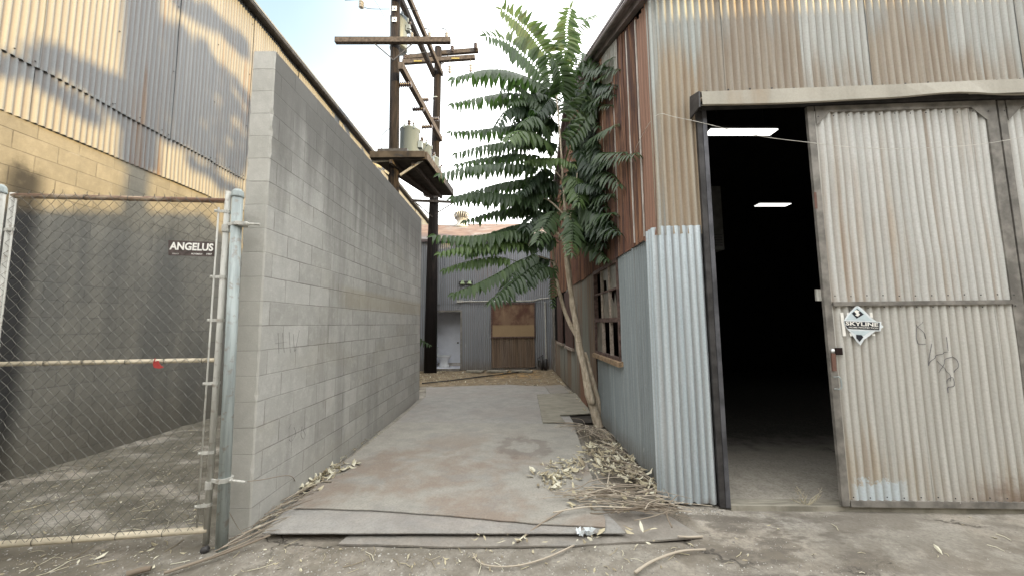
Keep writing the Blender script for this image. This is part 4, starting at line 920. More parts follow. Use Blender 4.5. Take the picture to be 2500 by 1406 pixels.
# timbers spanning the two poles
beams = (((978,0),(1060,184),.12,'long timber joining the two utility poles, upper left of the pair'), ((1000,0),(1079,182),.10,'long timber joining the two utility poles, upper right of the pair'), ((978,160),(1076,341),.12,'lowest timber joining the two poles, carrying the dark insulators'))
bobj = []
for a_, b_, w, lbl in beams:
    B = atY(Y2+.05, *b_); A_ = atZ(B.z, *a_); D = (A_-B); A2 = B+D*(1.15 if a_[1] < 10 else 1.0)
    e = empty('timber_beam', B, lbl, 'timber beam', 'timber beams between the two utility poles'); m = MB(); m.bar(A2, B, w, w*1.6); m.build('timber', M_wood, e); bobj.append((e, A_, B))
e, A_, B = bobj[2]
for px, py, dx in ((990,208,-.2),(1035,245,.25),(1023,268,-.25),(1062,292,.1),(1045,311,-.25)):
    c = atZ(B.z+.0, px, py); t_ = max(0, min(1, ((py-160)/181))); 
    yy = A_.y+(B.y-A_.y)*((px-978)/98 if px > 978 else 0); c = atY(max(A_.y, min(B.y, yy)), px-8, py)
    m = MB(); insul(m, c-Vector((.1,0,0)), .36, .075, (1,0,.03), 7); m.build('insulator', M_porc, e, True)
# platform
pf = empty('transformer_platform', (0,0,0), 'dark timber platform between the poles carrying the transformers', 'platform')
zpf = atY(Y1-.35, 1035, 385).z
fl_, fr_ = atZ(zpf, 905, 385), atZ(zpf, 1038, 384); br_ = atZ(zpf, 1104, 474); bl_ = Vector((fl_.x+(br_.x-fr_.x)+.55, br_.y, zpf))
print('platform', zpf, fl_, fr_, br_)
pf.location = (fl_+br_)/2
m = MB(); m.prism([fl_, fr_, br_, bl_], .06); m.build('deck', M_deck, pf)
m = MB(); m.bar(fr_+Vector((.0,0,.04)), br_+Vector((0,0,.04)), .10, .20); m.build('edge_timber', M_wood, pf)
m = MB(); m.bar(fl_+Vector((0,-.02,.05)), fr_+Vector((0,-.02,.05)), .10, .16); m.build('edge_timber', M_deck, pf)
m = MB(); m.bar(atY(Y1-.3, 905, 392), atY(Y1-.3, 1039, 384), .05, .10); m.build('steel_channel', M_galv2, pf)
m = MB(); m.bar(atY(Y1-.28, 1036, 389), atY(Y1-.1, 977, 428), .02, .06); m.bar(atY(Y1-.28, 912, 397), atY(Y1-.1, 950, 425), .02, .06); m.build('brace', M_galv2, pf)
m = MB(); q = br_-fr_; m.bar(fr_+q*.05+Vector((-.35,0,-.10)), br_+Vector((-.35,0,-.10)), .08, .10); m.bar(fl_+Vector((.5,0,-.1)), bl_+Vector((.2,0,-.1)), .08, .10); m.build('joist', M_wood, pf)
m = MB(); c = fl_+Vector((.12,.1,.12)); m.box(c.x, c.x+.75, c.y, c.y+.2, c.z, c.z+.16); m.build('junction_box', M_dark, pf)
def transformer(c, r, h, lbl):
    e = empty('transformer', c, lbl, 'transformer', 'grey pole transformers'); c = Vector(c)
    m = MB(); m.lathe(c, [(r*.96, 0), (r, .02), (r, h*.94), (r*1.04, h*.945), (r*1.04, h*.965), (r*.98, h*.97), (r*.7, h), (.01, h*1.01)], 28); o_ = m.build('tank', M_tank, e, True)
    m = MB(); insul(m, c+Vector((-.03, 0, h)), .26, .055, n=4); m.build('bushing', M_porc, e, True)
    m = MB(); insul(m, c+Vector((r*.5, -r*.5, h)), .12, .03, n=2); m.build('bushing', M_porc, e, True)
    for ang in (-1.9, -.9, .1):
        m = MB(); p = c+Vector((r*1.03*math.cos(ang), r*1.03*math.sin(ang), h*.93)); m.box(p.x-.02, p.x+.02, p.y-.02, p.y+.02, p.z-.02, p.z+.09); m.build('lid_lug', M_tank, e)
    m = MB(); p = c+Vector((r*.99, -.05, h*.62)); m.box(p.x-.01, p.x+.10, p.y-.07, p.y+.07, p.z-.09, p.z+.09); m.build('terminal_box', M_tank, e)
    m = MB(); insul(m, c+Vector((r*1.05, -.05, h*.66)), .2, .04, (.5,0,.85), 3); m.build('bushing', M_porc, e, True)
    return e
zd = zpf+.02
def tpos(px, Y): v = atY(Y, px, 380); return (v.x, Y, zd)
transformer(tpos(1000, 10.1), .27, 1.36, 'nearest grey transformer with rust streak on the platform')
transformer(tpos(1032, 11.0), .26, 1.32, 'middle grey transformer on the platform')
transformer(tpos(1053, 11.8), .25, 1.30, 'farthest grey transformer on the platform beside the far pole')
v = atY(9.7, 972, 122); transformer((v.x, 9.72, v.z), .24, .95, 'grey transformer hung high behind the nearer pole')
# overhead wires
def wire(P, lbl, r=.008, mat=M_cable): 
    m = MB(); m.tube(spl(P, 6), r, 5); tag(m.build('overhead_wire', mat, None, True), lbl, 'wire')
wire([atY(12.5, 1070, 160), atY(11, 1110, 248), atY(9.5, 1140, 300), atY(8, 1160, 330), atY(6.9, 1200, 380)], 'thin wire sloping from the far pole down into the tree')
wire([atY(12.2, 1096, 468), atY(12.6, 1120, 500), atY(13.3, 1150, 528)], 'short cable from the platform corner toward the rear shed roof')
wire([atY(Y1, 880, 12), atY(Y1, 900, 22), atY(Y1, 952, 23)], 'slack jumper wire left of the nearer pole')
wire([atY(Y1, 991, 20), atY(9.5, 1030, 28), atY(9.7, 1055, 18), atY(9.8, 1064, 0), atY(9.8, 1064, -20)], 'looped jumper wire right of the nearer pole top')
wire([atY(Y1, 950, 315), atY(Y1, 935, 328), atY(Y1, 931, 345), atY(Y1, 932, 368)], 'curved service cable left of the nearer pole above the platform', .01)
wire([atY(11, 900, -20), atY(12, 925, 18), atY(13, 950, 66)], 'straight thin wire crossing the sky left of the nearer pole', .006)
wire([atY(9.4, 1000, 85), atY(9.8, 985, 112), atY(10.2, 1000, 132), atY(11, 1030, 130), atY(12.2, 1052, 118)], 'drooping jumper wire between the crossarms')
wire([atY(12.6, 1100, 130), atY(12.6, 1090, 140), atY(12.6, 1076, 150), atY(12.6, 1066, 166)], 'short jumper wire at the far pole crossarm')
wire([atY(12, 1060, 0), atY(12, 1078, 45), atY(12, 1086, 78)], 'faint thin wire dropping to the crossarm end', .005)

# ================================================================== TREE
tree = empty('tree_of_heaven', (1.2, 6.0, 0), 'slender pale-barked tree leaning on the rusty shed wall with long feathery fronds', 'tree')
def T(px, py, Y=6.0): return atY(Y, px, py)
m = MB()
def stem(pts, r0, r1, mb=m, Y0=6.0, Y1_=5.9, n=10):
    P = []; k = len(pts)
    for i, (x, y) in enumerate(pts): P.append(T(x, y, Y0+(Y1_-Y0)*i/(k-1)))
    P = spl(P, 5); nn = len(P)
    rr_ = [(r0+(r1-r0)*(i/(nn-1))**.7)*(1+.10*mnoise.noise(p*7)+ (.12 if i % 9 == 0 else 0)) for i, p in enumerate(P)]
    P = [p+Vector((mnoise.noise(p*3)*.012, mnoise.noise(p*3+Vector((9,9,9)))*.012, 0)) for p in P]
    mb.tube(P, rr_, n)
stem([(1464,1046),(1450,1000),(1436,950),(1424,890),(1412,830),(1402,770),(1394,710),(1386,660),(1381,600),(1380,540),(1376,460),(1371,391),(1366,320),(1360,250),(1355,176)], .080, .007, Y1_=5.85)
stem([(1446,985),(1432,920),(1416,860),(1408,800),(1396,745),(1394,700),(1388,640),(1386,600)], .048, .030, Y0=5.93, Y1_=5.97)
stem([(1470,1040),(1462,980),(1448,930),(1436,890),(1428,860)], .042, .028, Y0=6.08, Y1_=6.0)
stem([(1426,880),(1412,830),(1392,790),(1374,745),(1362,700),(1354,650),(1349,600),(1346,520),(1345,400),(1342,300)], .045, .012, Y0=6.0, Y1_=6.3)
stem([(1382,600),(1350,560),(1310,560),(1290,600)], .02, .01); stem([(1381,560),(1400,500),(1410,420)], .02, .008, Y1_=5.6); stem([(1380,530),(1340,490),(1300,480)], .018, .008)
stem([(1375,440),(1345,410),(1300,400)], .014, .007); stem([(1352,640),(1310,625),(1280,640)], .016, .008, Y0=6.2, Y1_=6.0)
m.build('trunk', M_bark, tree, True)
cm_ = MB(); tw = MB()
def leaflet(mb, p, d, sidev, L, w, tone, droop):
    """lanceolate folded blade"""
    d = d.normalized(); sidev = (sidev-d*sidev.dot(d)).normalized(); nrm = d.cross(sidev)
    if nrm.z < 0: nrm = -nrm
    vs = []; prof = ((0, .12), (.18, .85), (.42, 1), (.72, .62), (1, .02)); cur = p.copy(); dd_ = d.copy()
    prev = 0
    for t, ww in prof:
        cur = cur+dd_*(L*(t-prev)); prev = t
        dd_ = (dd_+Vector((0, 0, -droop*.45))).normalized()
        hw = w*ww*.5; fold = -nrm*hw*.35
        vs += [cur-sidev*hw+(-fold), cur, cur+sidev*hw+(-fold)]
    fs_ = []
    for i in range(4):
        for j in range(2): fs_.append((i*3+j, i*3+j+1, (i+1)*3+j+1, (i+1)*3+j))
    mb.add(vs, fs_, tone)
def frond(pts, face=.0, L=.24, n=13, tone=.35, w=.31, droop=.8):
    P = spl(pts, 8); 
    ln = [0]
    for a, b in zip(P[:-1], P[1:]): ln.append(ln[-1]+(b-a).length)
    tot = ln[-1]; n = max(6, int(tot/.068)) if n is None else n
    cm_.ca = tone; cm_.tube(P, [.006*(1-.7*i/(len(P)-1)) for i in range(len(P))], 4)
    for k in range(n):
        t = .14+.86*k/(n-1); s = t*tot
        i = 0
        while i < len(ln)-2 and ln[i+1] < s: i += 1
        u_ = (s-ln[i])/max(1e-6, ln[i+1]-ln[i]); p = P[i].lerp(P[i+1], u_); tn = (P[i+1]-P[i]).normalized()
        ref = Vector((0, 0, 1)).lerp(Vector((0, -1, .0)), face)
        sd = tn.cross(ref)
        if sd.length < .15: sd = tn.cross(Vector((.3, -1, .2)))
        sd.normalize()
        LL = L*(.55+.75*math.sin(math.pi*min(1, (t*.78+.16))))*rnd(.85, 1.12)
        for sg_ in (-1, 1):
            d = sd*sg_*rnd(.8, 1.0)+tn*rnd(.05, .32)+Vector((0, 0, -1))*(droop*(1-face*.75)*rnd(.5, 1.1))+Vector((rnd(-.1,.1), rnd(-.1,.1), 0))
            leaflet(cm_, p, d, tn, LL, LL*w*rnd(.85, 1.15), max(0, min(1, tone+rnd(-.16, .16))), rnd(.3, .9)*(1-face*.3))
    leaflet(cm_, P[-1], (P[-1]-P[-2]), Vector((0,-1,0)).cross(P[-1]-P[-2]), L*.6, L*.2, tone, .3)
def fr3(p, dy=0, y0=None, **k):
    k['n'] = int(k['n']*1.38)
    y0 = 5.85+rnd(-.1, .1) if y0 is None else y0; pts = []
    for i, (x, y) in enumerate(p):
        t = i/(len(p)-1); Y = y0+dy*t
        if x > 1415: Y = min(Y, 1.24*F/(x-1250))
        pts.append(T(x, y, Y))
    frond(pts, **k)
FR = [
 ([(1350,160),(1322,120),(1295,82),(1262,50),(1226,24)], -.5, 1, .22, 16, .50),
 ([(1341,205),(1310,165),(1277,132),(1235,102),(1187,88)], -.6, .9, .24, 15, .42),
 ([(1358,190),(1374,140),(1383,105),(1384,60),(1392,22)], -.2, 1, .23, 17, .55),
 ([(1372,175),(1388,120),(1405,75),(1430,48),(1462,34)], .5, .8, .17, 14, .40),
 ([(1345,115),(1350,80),(1348,60)], .9, 1, .12, 8, .30),
 ([(1341,222),(1300,195),(1260,180),(1200,170),(1150,178),(1108,190)], -.3, .25, .25, 15, .34),
 ([(1333,246),(1285,232),(1240,228),(1180,236),(1106,252)], .2, .15, .22, 15, .38),
 ([(1356,235),(1310,200),(1270,182),(1225,170),(1195,172)], .5, .4, .22, 12, .30),
 ([(1345,330),(1320,290),(1290,270),(1262,285)], .2, .3, .2, 9, .30),
 ([(1395,190),(1420,158),(1445,130),(1478,104)], .1, .35, .22, 10, .22),
 ([(1372,330),(1398,290),(1425,250),(1455,205),(1490,178)], -.6, .75, .21, 16, .50),
 ([(1372,370),(1402,330),(1435,285),(1465,250),(1487,208)], -.8, .7, .21, 15, .45),
 ([(1356,322),(1310,308),(1250,308),(1180,316),(1102,322)], .3, .1, .20, 16, .22),
 ([(1358,375),(1335,345),(1300,322),(1265,322),(1240,338)], -1.0, .6, .25, 13, .62),
 ([(1338,356),(1290,342),(1230,348),(1170,358),(1115,374)], -.2, .1, .21, 15, .24),
 ([(1345,392),(1300,378),(1240,378),(1180,386),(1118,400)], .3, .1, .20, 15, .22),
 ([(1262,402),(1290,392),(1330,386),(1370,388),(1398,402)], -.2, .25, .20, 11, .80),
 ([(1338,422),(1290,405),(1240,400),(1160,404),(1074,424)], -.3, .1, .23, 16, .26),
 ([(1338,448),(1290,438),(1230,446),(1170,462),(1104,482)], 0, .1, .22, 15, .24),
 ([(1384,422),(1415,416),(1450,408),(1500,386),(1553,374)], 0, .3, .20, 14, .36),
 ([(1373,392),(1400,372),(1430,352),(1470,322),(1506,304)], 0, .3, .22, 13, .28),
 ([(1390,410),(1420,404),(1455,412),(1490,425),(1513,450)], 0, .35, .24, 11, .32),
 ([(1405,500),(1430,484),(1460,476),(1495,474)], 0, .2, .22, 9, .28),
 ([(1370,434),(1390,430),(1405,440),(1412,470),(1412,495)], -.7, .55, .23, 11, .58),
 ([(1333,508),(1290,484),(1240,474),(1180,470),(1110,480)], -.3, .1, .23, 16, .24),
 ([(1341,530),(1300,508),(1250,506),(1190,520),(1136,538)], .2, .15, .22, 14, .22),
 ([(1324,572),(1280,560),(1230,565),(1150,576),(1063,574)], -.5, .1, .23, 17, .40),
 ([(1300,598),(1250,592),(1190,596),(1130,602),(1073,616)], -.6, .15, .17, 15, .70),
 ([(1310,560),(1270,572),(1230,590),(1180,600),(1140,616)], -.2, .2, .24, 13, .24),
 ([(1265,640),(1220,628),(1170,632),(1120,644),(1086,656)], -.3, .15, .17, 13, .60),
 ([(1299,624),(1260,640),(1213,668),(1160,694),(1107,714)], -.5, .2, .19, 15, .50),
 ([(1290,636),(1250,650),(1215,668),(1180,690)], .2, .4, .18, 10, .34),
 ([(1341,636),(1305,648),(1273,672),(1235,702),(1200,732)], -.8, .35, .25, 13, .26),
 ([(1320,610),(1290,630),(1262,655),(1245,690),(1236,720)], -.6, .35, .24, 12, .24),
 ([(1363,664),(1340,652),(1320,656),(1298,678),(1276,702)], -.4, .3, .20, 10, .24),
 ([(1362,636),(1353,665),(1350,700),(1350,748)], -.3, 1, .085, 11, .30),
 ([(1363,516),(1350,522),(1336,540),(1322,565),(1314,588)], -.9, .75, .22, 11, .36),
 ([(1371,516),(1386,518),(1396,540),(1398,580),(1395,618)], -.9, .85, .20, 13, .48),
 ([(1384,512),(1412,508),(1440,520),(1470,538),(1497,564)], -.8, .35, .22, 11, .32),
 ([(1390,540),(1410,532),(1440,538),(1462,556)], -.7, .5, .20, 8, .30),
 ([(1405,572),(1420,582),(1440,598),(1462,612),(1482,632)], -.7, .3, .19, 8, .42),
 ([(1400,560),(1425,566),(1450,578),(1475,600)], -.3, .4, .18, 8, .20),
 ([(1330,540),(1290,545),(1250,552),(1210,565)], .1, .3, .25, 11, .20),
 ([(1350,470),(1310,470),(1270,490),(1240,520)], -.1, .3, .24, 11, .22),
 ([(1352,260),(1340,225),(1322,195),(1310,165)], .5, .8, .20, 11, .40),
 ([(1362,250),(1380,215),(1395,180),(1412,150),(1425,135)], .4, .8, .22, 13, .36),
 ([(1368,290),(1395,250),(1420,215),(1440,185)], .3, .6, .22, 13, .34),
 ([(1350,300),(1325,265),(1300,235),(1270,215)], -.2, .5, .24, 13, .34),
 ([(1350,225),(1345,190),(1336,150),(1330,120)], .3, .9, .20, 13, .38),
 ([(1366,240),(1372,205),(1366,170),(1350,140)], -.4, .9, .22, 13, .42),
 ([(1352,350),(1325,300),(1300,285),(1275,300)], -.5, .5, .24, 12, .38),
 ([(1392,300),(1430,262),(1470,232),(1500,215)], .1, .4, .22, 12, .25),
 ([(1395,250),(1430,205),(1465,165),(1500,140)], .1, .4, .22, 13, .22),
 ([(1310,330),(1270,332),(1230,336),(1200,296),(1215,292)][:3], .4, .3, .18, 9, .20),
]
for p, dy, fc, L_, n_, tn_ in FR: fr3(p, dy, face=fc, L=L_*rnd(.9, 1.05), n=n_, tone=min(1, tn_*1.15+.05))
random.seed(21)
for k in range(52):   # inner and rear foliage
    t = rnd(0, 1); y = 200+t*450; x0_ = 1362+rnd(-10, 15); side = -1 if rnd(0, 1) < .5 else 1
    ln_ = rnd(70, 150) if side < 0 else rnd(60, 110)
    pts = [(x0_, y), (x0_+side*ln_*.4, y-rnd(10, 35)), (x0_+side*ln_*.75, y-rnd(0, 30)), (x0_+side*ln_, y+rnd(-10, 40))]
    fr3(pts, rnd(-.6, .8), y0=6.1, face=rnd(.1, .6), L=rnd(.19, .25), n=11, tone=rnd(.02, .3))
for k in range(16):   # mass against the shed wall
    y = rnd(150, 560); x0_ = rnd(1385, 1410)
    pts = [(x0_, y), (x0_+rnd(20, 35), y-rnd(5, 25)), (x0_+rnd(45, 70), y+rnd(-20, 20)), (x0_+rnd(80, 120), y+rnd(-20, 35))]
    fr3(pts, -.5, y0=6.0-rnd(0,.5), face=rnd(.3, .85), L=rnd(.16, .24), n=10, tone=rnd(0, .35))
cm_.build('crown', M_leaf, tree, fix=False)
for k in range(0): pass
# small plants
cm_ = MB(); c = atY(11.6, 1022, 832)
for k in range(4): frond([c+Vector((-.25, .0, -.3)), c+Vector((-.05+.02*k, -.1*k, .02+.02*k)), c+Vector((.35-.08*k, -.1*k, -.12+.07*k))], face=.3, L=.16, n=8, tone=.3)
cm_.tube([c+Vector((-.25,0,-1.6)), c+Vector((-.25, .0, -.3))], .012, 5)
tag(cm_.build('sapling', M_leaf, None, fix=False), 'small leafy sapling poking out past the far end of the block wall', 'plant')
cm_ = MB(); cm_.ca = .35; c = atZ(.0, 1968, 1238)
for k in range(9):
    a = rnd(-1.2, 1.2); h = rnd(.06, .17); q = c+Vector((rnd(-.03, .03), rnd(-.02, .02), 0)); cm_.tube([q, q+Vector((a*.04, 0, h*.5)), q+Vector((a*.13, rnd(-.03,.03), h))], [.003, .0022, .001], 4)
    for j in range(4): cm_.ca = rnd(.1, .6); tt = rnd(.5, 1); b0 = q+Vector((a*.13*tt, 0, h*tt)); cm_.tube([b0, b0+Vector((rnd(-.03,.03), 0, rnd(.01,.04)))], .0012, 3)
tag(cm_.build('weed', M_dry, None, fix=False), 'dry straggly weed growing at the shed door threshold', 'plant')

# ================================================================== PLATES ON THE GROUND
def plate(name, pxs, z, th, mat, lbl, cat, group=None, rough_edge=0, zs=None):
    P = []
    n = len(pxs)
    for i in range(n):
        a = atZ(z, *pxs[i]); b = atZ(z, *pxs[(i+1) % n]); L_ = (b-a).length; k = max(1, int(L_/.12)) if rough_edge else 1
        for j in range(k):
            p = a.lerp(b, j/k)
            if rough_edge and j: p = p+Vector((rnd(-1,1), rnd(-1,1), 0))*rough_edge
            P.append(p)
    if zs:
        P = [Vector((p.x, p.y, z+zs(p))) for p in P]
    mb = MB(); n = len(P); cen = sum(P, Vector())/n
    mb.add(P+[p-Vector((0,0,th)) for p in P], [tuple(range(n)), tuple(range(2*n-1, n-1, -1))]+[(i, (i+1) % n, (i+1) % n+n, i+n) for i in range(n)])
    o = mb.build(name, mat, None); return tag(o, lbl, cat, group)
g_ = 'steel plates laid over the alley floor'
plate('steel_plate', [(826,1326),(1100,1333),(1400,1330),(1600,1318),(1715,1308),(1640,1262),(1560,1235),(870,1290)], .006, .012, M_plate3, 'lowest dusty steel plate at the front, nearest the camera', 'steel plate', g_, .004)
plate('steel_plate', [(640,1300),(1528,1300),(1498,1268),(1400,1180),(705,1238)], .040, .008, M_plate2, 'grey steel plate under the rust-stained one, its straight front edge raised', 'steel plate', g_, .002)
plate('steel_plate', [(708,1238),(900,1243),(1100,1257),(1300,1276),(1478,1285),(1478,1268),(1440,1150),(1400,1034),(1100,1031),(966,1030),(850,1120)], .054, .008, M_plate1, 'large rust-stained steel plate in the middle of the alley', 'steel plate', g_, .005)
plate('steel_plate', [(962,1034),(1405,1040),(1352,944),(1240,938),(1040,945),(1040,968)], .026, .014, M_plate2, 'far grey steel plate between the block wall end and the plywood', 'steel plate', g_, .004)
plate('steel_plate', [(650,1296),(720,1240),(962,1034),(1020,975),(1045,968),(985,1034),(850,1125),(722,1240)], .018, .012, M_plate3, 'narrow steel plate strip running along the foot of the block wall', 'steel plate', g_, .004)
plate('plywood_sheet', [(1311,962),(1418,958),(1442,1008),(1366,1012),(1380,1029),(1325,1030)], .052, .014, M_ply, 'grey notched plywood sheet lying in front of the tree base', 'plywood', None, .005)
plate('plywood_sheet', [(1330,941),(1368,938),(1400,957),(1345,962)], .040, .010, M_plate3, 'small grey board behind the notched plywood', 'board', None, .004)
plate('plywood_sheet', [(1366,1012),(1442,1009),(1470,1030),(1385,1034)], .012, .008, M_deck, 'dark plank in the gap beside the plywood', 'board', None, .004)

# ================================================================== DEBRIS
random.seed(5)
def dleaf(mb, p, L, tone=None):
    a = rnd(0, 6.28); el = rnd(-.2, .6); d = Vector((math.cos(a)*math.cos(el), math.sin(a)*math.cos(el), math.sin(el))); s = d.cross(Vector((rnd(-.4,.4), rnd(-.4,.4), 1))).normalized()
    n = d.cross(s); vs = []; w = L*rnd(.22, .42); curl = rnd(-1.2, 1.2)
    for t, ww in ((0, .1), (.3, .9), (.65, 1), (1, .05)):
        c = p+d*L*t+n*L*.35*curl*(t-.5)**2*2; h = rnd(.0, .6)*w
        vs += [c-s*w*ww*.5+n*h*ww, c, c+s*w*ww*.5+n*h*ww*rnd(.3, 1)]
    mb.ca = rnd(.1, 1) if tone is None else tone
    mb.add(vs, [(i*3+j, i*3+j+1, i*3+j+4, i*3+j+3) for i in range(3) for j in range(2)])
def inpoly(poly):
    xs_ = [p[0] for p in poly]; ys_ = [p[1] for p in poly]
    while True:
        x, y = rnd(min(xs_), max(xs_)), rnd(min(ys_), max(ys_)); c = False
        for i in range(len(poly)):
            (x1, y1), (x2, y2) = poly[i-1], poly[i]
            if (y1 > y) != (y2 > y) and x < (x2-x1)*(y-y1)/(y2-y1)+x1: c = not c
        if c: return x, y
def clampR(p): 
    if p.x > RX-.07 and p.y > FY-.05: p.x = RX-.07-rnd(0, .05)
    return p
mb = MB()
for poly, n, zr, Lr in (([(1300,1165),(1340,1130),(1420,1110),(1420,1085),(1500,1080),(1560,1125),(1600,1190),(1560,1190),(1500,1160),(1430,1150),(1370,1200)], 560, .06, (.045, .11)),
                        ([(1298,1200),(1330,1165),(1400,1150),(1380,1205),(1310,1195)], 60, .05, (.05, .11)),
                        ([(1360,1240),(1400,1200),(1600,1190),(1640,1240),(1560,1260)], 90, .08, (.04, .09)),
                        ([(1420,1040),(1490,1040),(1530,1090),(1440,1090)], 90, .03, (.03, .07)),
                        ([(1370,930),(1430,960),(1470,1020),(1420,960)], 50, .03, (.04, .09)),
                        ([(1540,1290),(1600,1280),(1600,1330),(1560,1330)], 8, .03, (.06, .11)),
                        ([(1400,1300),(1460,1297),(1455,1318),(1405,1318)], 8, .02, (.06, .1)),
                        ([(1120,1300),(1330,1300),(1330,1322),(1120,1318)], 14, .015, (.04, .07))):
    for k in range(n):
        x, y = inpoly(poly); p = clampR(atZ(.05, x, y)); p.z = .035+rnd(0, zr); dleaf(mb, p, rnd(*Lr)*rnd(.4, 1.25))
tag(mb.build('dry_leaf_pile', M_dry, None, fix=False), 'heap of pale dry leaves against the shed corner', 'dry leaves', kind='stuff')
mb = MB()
for poly, n, zr, Lr in (([(705,1205),(740,1180),(790,1150),(850,1130),(885,1140),(840,1160),(800,1175),(790,1198),(740,1200)], 120, .05, (.05, .12)), ([(690,1225),(800,1120),(935,1040),(945,1050),(830,1130),(720,1230)], 110, .03, (.02, .05)), ([(600,1290),(690,1215),(700,1230),(620,1300)], 25, .03, (.03,.06))):
    for k in range(n):
        x, y = inpoly(poly); p = atZ(.03, x, y); p.x = max(p.x, CX+.03); p.z = .03+rnd(0, zr); dleaf(mb, p, rnd(*Lr))
tag(mb.build('dry_leaf_drift', M_dry, None, fix=False), 'drift of dry leaves along the foot of the block wall', 'dry leaves', kind='stuff')
mb = MB()
def twig(mb, a, b, r, bend=.05, z=None, tone=None):
    a = Vector(a); b = Vector(b); L_ = (b-a).length; pr = Vector((-(b-a).y, (b-a).x, 0)).normalized(); k = rnd(-bend, bend)*L_; z2 = rnd(0, .04)*L_
    mb.ca = rnd(.1, 1) if tone is None else tone
    mb.tube(spl([a, a.lerp(b, .33)+pr*k+Vector((0,0,z2)), a.lerp(b, .66)+pr*k*rnd(.3, 1.2)+Vector((0,0,z2)), b], 3), [r*(1-.05*i) for i in range(10)], 5)
for k in range(80):
    x, y = inpoly([(1370,1235),(1430,1200),(1560,1195),(1650,1240),(1660,1262),(1500,1262),(1420,1245)]); c = atZ(.05, x, y)
    a = rnd(-.45, .45) if rnd(0, 1) < .75 else rnd(-1.6, 1.6); L_ = rnd(.15, .55); d = Vector((math.cos(a), math.sin(a), rnd(-.03, .08)))
    c.z = .06+rnd(0, .09); p, q = c-d*L_/2, c+d*L_/2; q.z = max(q.z, .04)
    if q.x > RX-.04 and q.y > FY-.03: continue
    twig(mb, p, q, rnd(.0025, .0075), .12)
for k in range(60):
    x, y = inpoly([(1440,1060),(1500,1060),(1600,1180),(1560,1190),(1500,1130)]); c = atZ(.05, x, y); a = rnd(-1.3, -.6)+rnd(-.4,.4); L_ = rnd(.15, .5); d = Vector((math.cos(a), math.sin(a), rnd(-.05, .1)))
    c.z = .05+rnd(0, .06); p, q = clampR(c-d*L_/2), clampR(c+d*L_/2); twig(mb, p, q, rnd(.002, .006), .12)
for k in range(45):   # roots / runners around trunk
    a = rnd(2.6, 5.4); q = Vector((1.22, 5.7, .03)); r_ = rnd(.1, .3); c = q+Vector((math.cos(a)*r_, math.sin(a)*r_, 0)); e2 = c+Vector((math.cos(a+rnd(-.9,.9))*rnd(.1,.45), math.sin(a+rnd(-.6,.6))*rnd(.1,.7), 0)); e2.z = .04
    c.z = .05+rnd(0,.04); twig(mb, clampR(c), clampR(e2), rnd(.003, .008), .25)
tag(mb.build('twig_heap', M_twig, None, True, fix=False), 'tangled heap of dry twigs by the bright corner sheet', 'twigs', kind='stuff')
mb = MB()
for k in range(26):
    t = rnd(0, 1); x = 600+t*130; y = 1330-t*130; c = atZ(.04, x+rnd(-10, 10), y+rnd(-10, 10)); a = .95+rnd(-.35, .35); L_ = rnd(.2, .6); d = Vector((math.cos(a), math.sin(a), 0)); c.z = .03+rnd(0, .06)
    p, q = c-d*L_/2, c+d*L_/2
    for w_ in (p, q):
        if w_.y > CY0-.02: w_.x = max(w_.x, CX+.02)
    twig(mb, p, q, rnd(.002, .005), .15)
mb.ca = .5
mb.tube(spl([atX(CX+.01, 606, 1174), atX(CX+.03, 640, 1170), atZ(.28, 700, 1160)+Vector((.02,0,0)), atZ(.12, 722, 1180), atZ(.03, 716, 1210)], 5), .003, 5)
mb.tube(spl([atZ(.3, 560, 1250), atZ(.1, 580, 1285), atZ(.03, 600, 1308)], 5), .002, 5)
tag(mb.build('vine_tangle', M_twig, None, True, fix=False), 'tangle of dry vines at the near foot of the block wall', 'vines', kind='stuff')
# single sticks
def stick(P, r, lbl, tone=.8):
    mb = MB(); mb.ca = tone; S_ = spl([atZ(z, x, y) for x, y, z in P], 6); n = len(S_); mb.tube(S_, [r*(1-.35*i/n)*(1+.15*mnoise.noise(p*30)) for i, p in enumerate(S_)], 8)
    tag(mb.build('stick', M_twig, None, True), lbl, 'stick', 'single fallen sticks lying on the ground')
stick([(1550,1397,.015),(1595,1368,.02),(1660,1345,.02),(1722,1340,.015)], .010, 'curved bare stick lying alone in the bottom right foreground')
stick([(1402,1330,.012),(1330,1362,.012),(1260,1380,.012),(1195,1380,.012),(1165,1368,.012),(1155,1350,.012)], .006, 'long hooked stick curling across the front dirt')
stick([(1262,1322,.015),(1320,1278,.05),(1385,1240,.10)], .0075, 'straight brown stick leaning out of the twig heap over the plates', .35)
stick([(1715,1309,.02),(1680,1310,.03),(1655,1308,.02)], .009, 'short pale stick end at the tip of the lowest plate')
stick([(1350,1250,.09),(1440,1236,.10),(1560,1240,.10),(1690,1248,.05)], .006, 'longest pale stick lying across the top of the twig heap', .95)
stick([(400,1398,.015),(480,1372,.02),(560,1345,.02),(660,1305,.04)], .011, 'long thin branch running from the gate post to the plates', .3)
stick([(308,1402,.02),(340,1392,.02),(368,1386,.02)], .022, 'short broken chunk of wood near the bottom left', .15)
stick([(1450,1213,.12),(1520,1210,.12),(1620,1222,.06),(1740,1234,.03)], .0045, 'long pale twig reaching toward the shed door jamb', .95)
mb = MB()
c = atZ(.03, 1432, 1308)
for k in range(9):
    mb.ca = .9; p = c+Vector((rnd(-.09, .08), rnd(-.02, .02), rnd(0, .02))); q = [p+Vector((rnd(-.04,.04), rnd(-.03,.03), rnd(0,.045))) for _ in range(4)]; mb.add([p]+q, [(0,1,2),(0,2,3),(0,3,4)])
tag(mb.build('crumpled_wrapper', M_paper, None, fix=False), 'crumpled white and yellow wrapper on the lowest plate', 'wrapper')
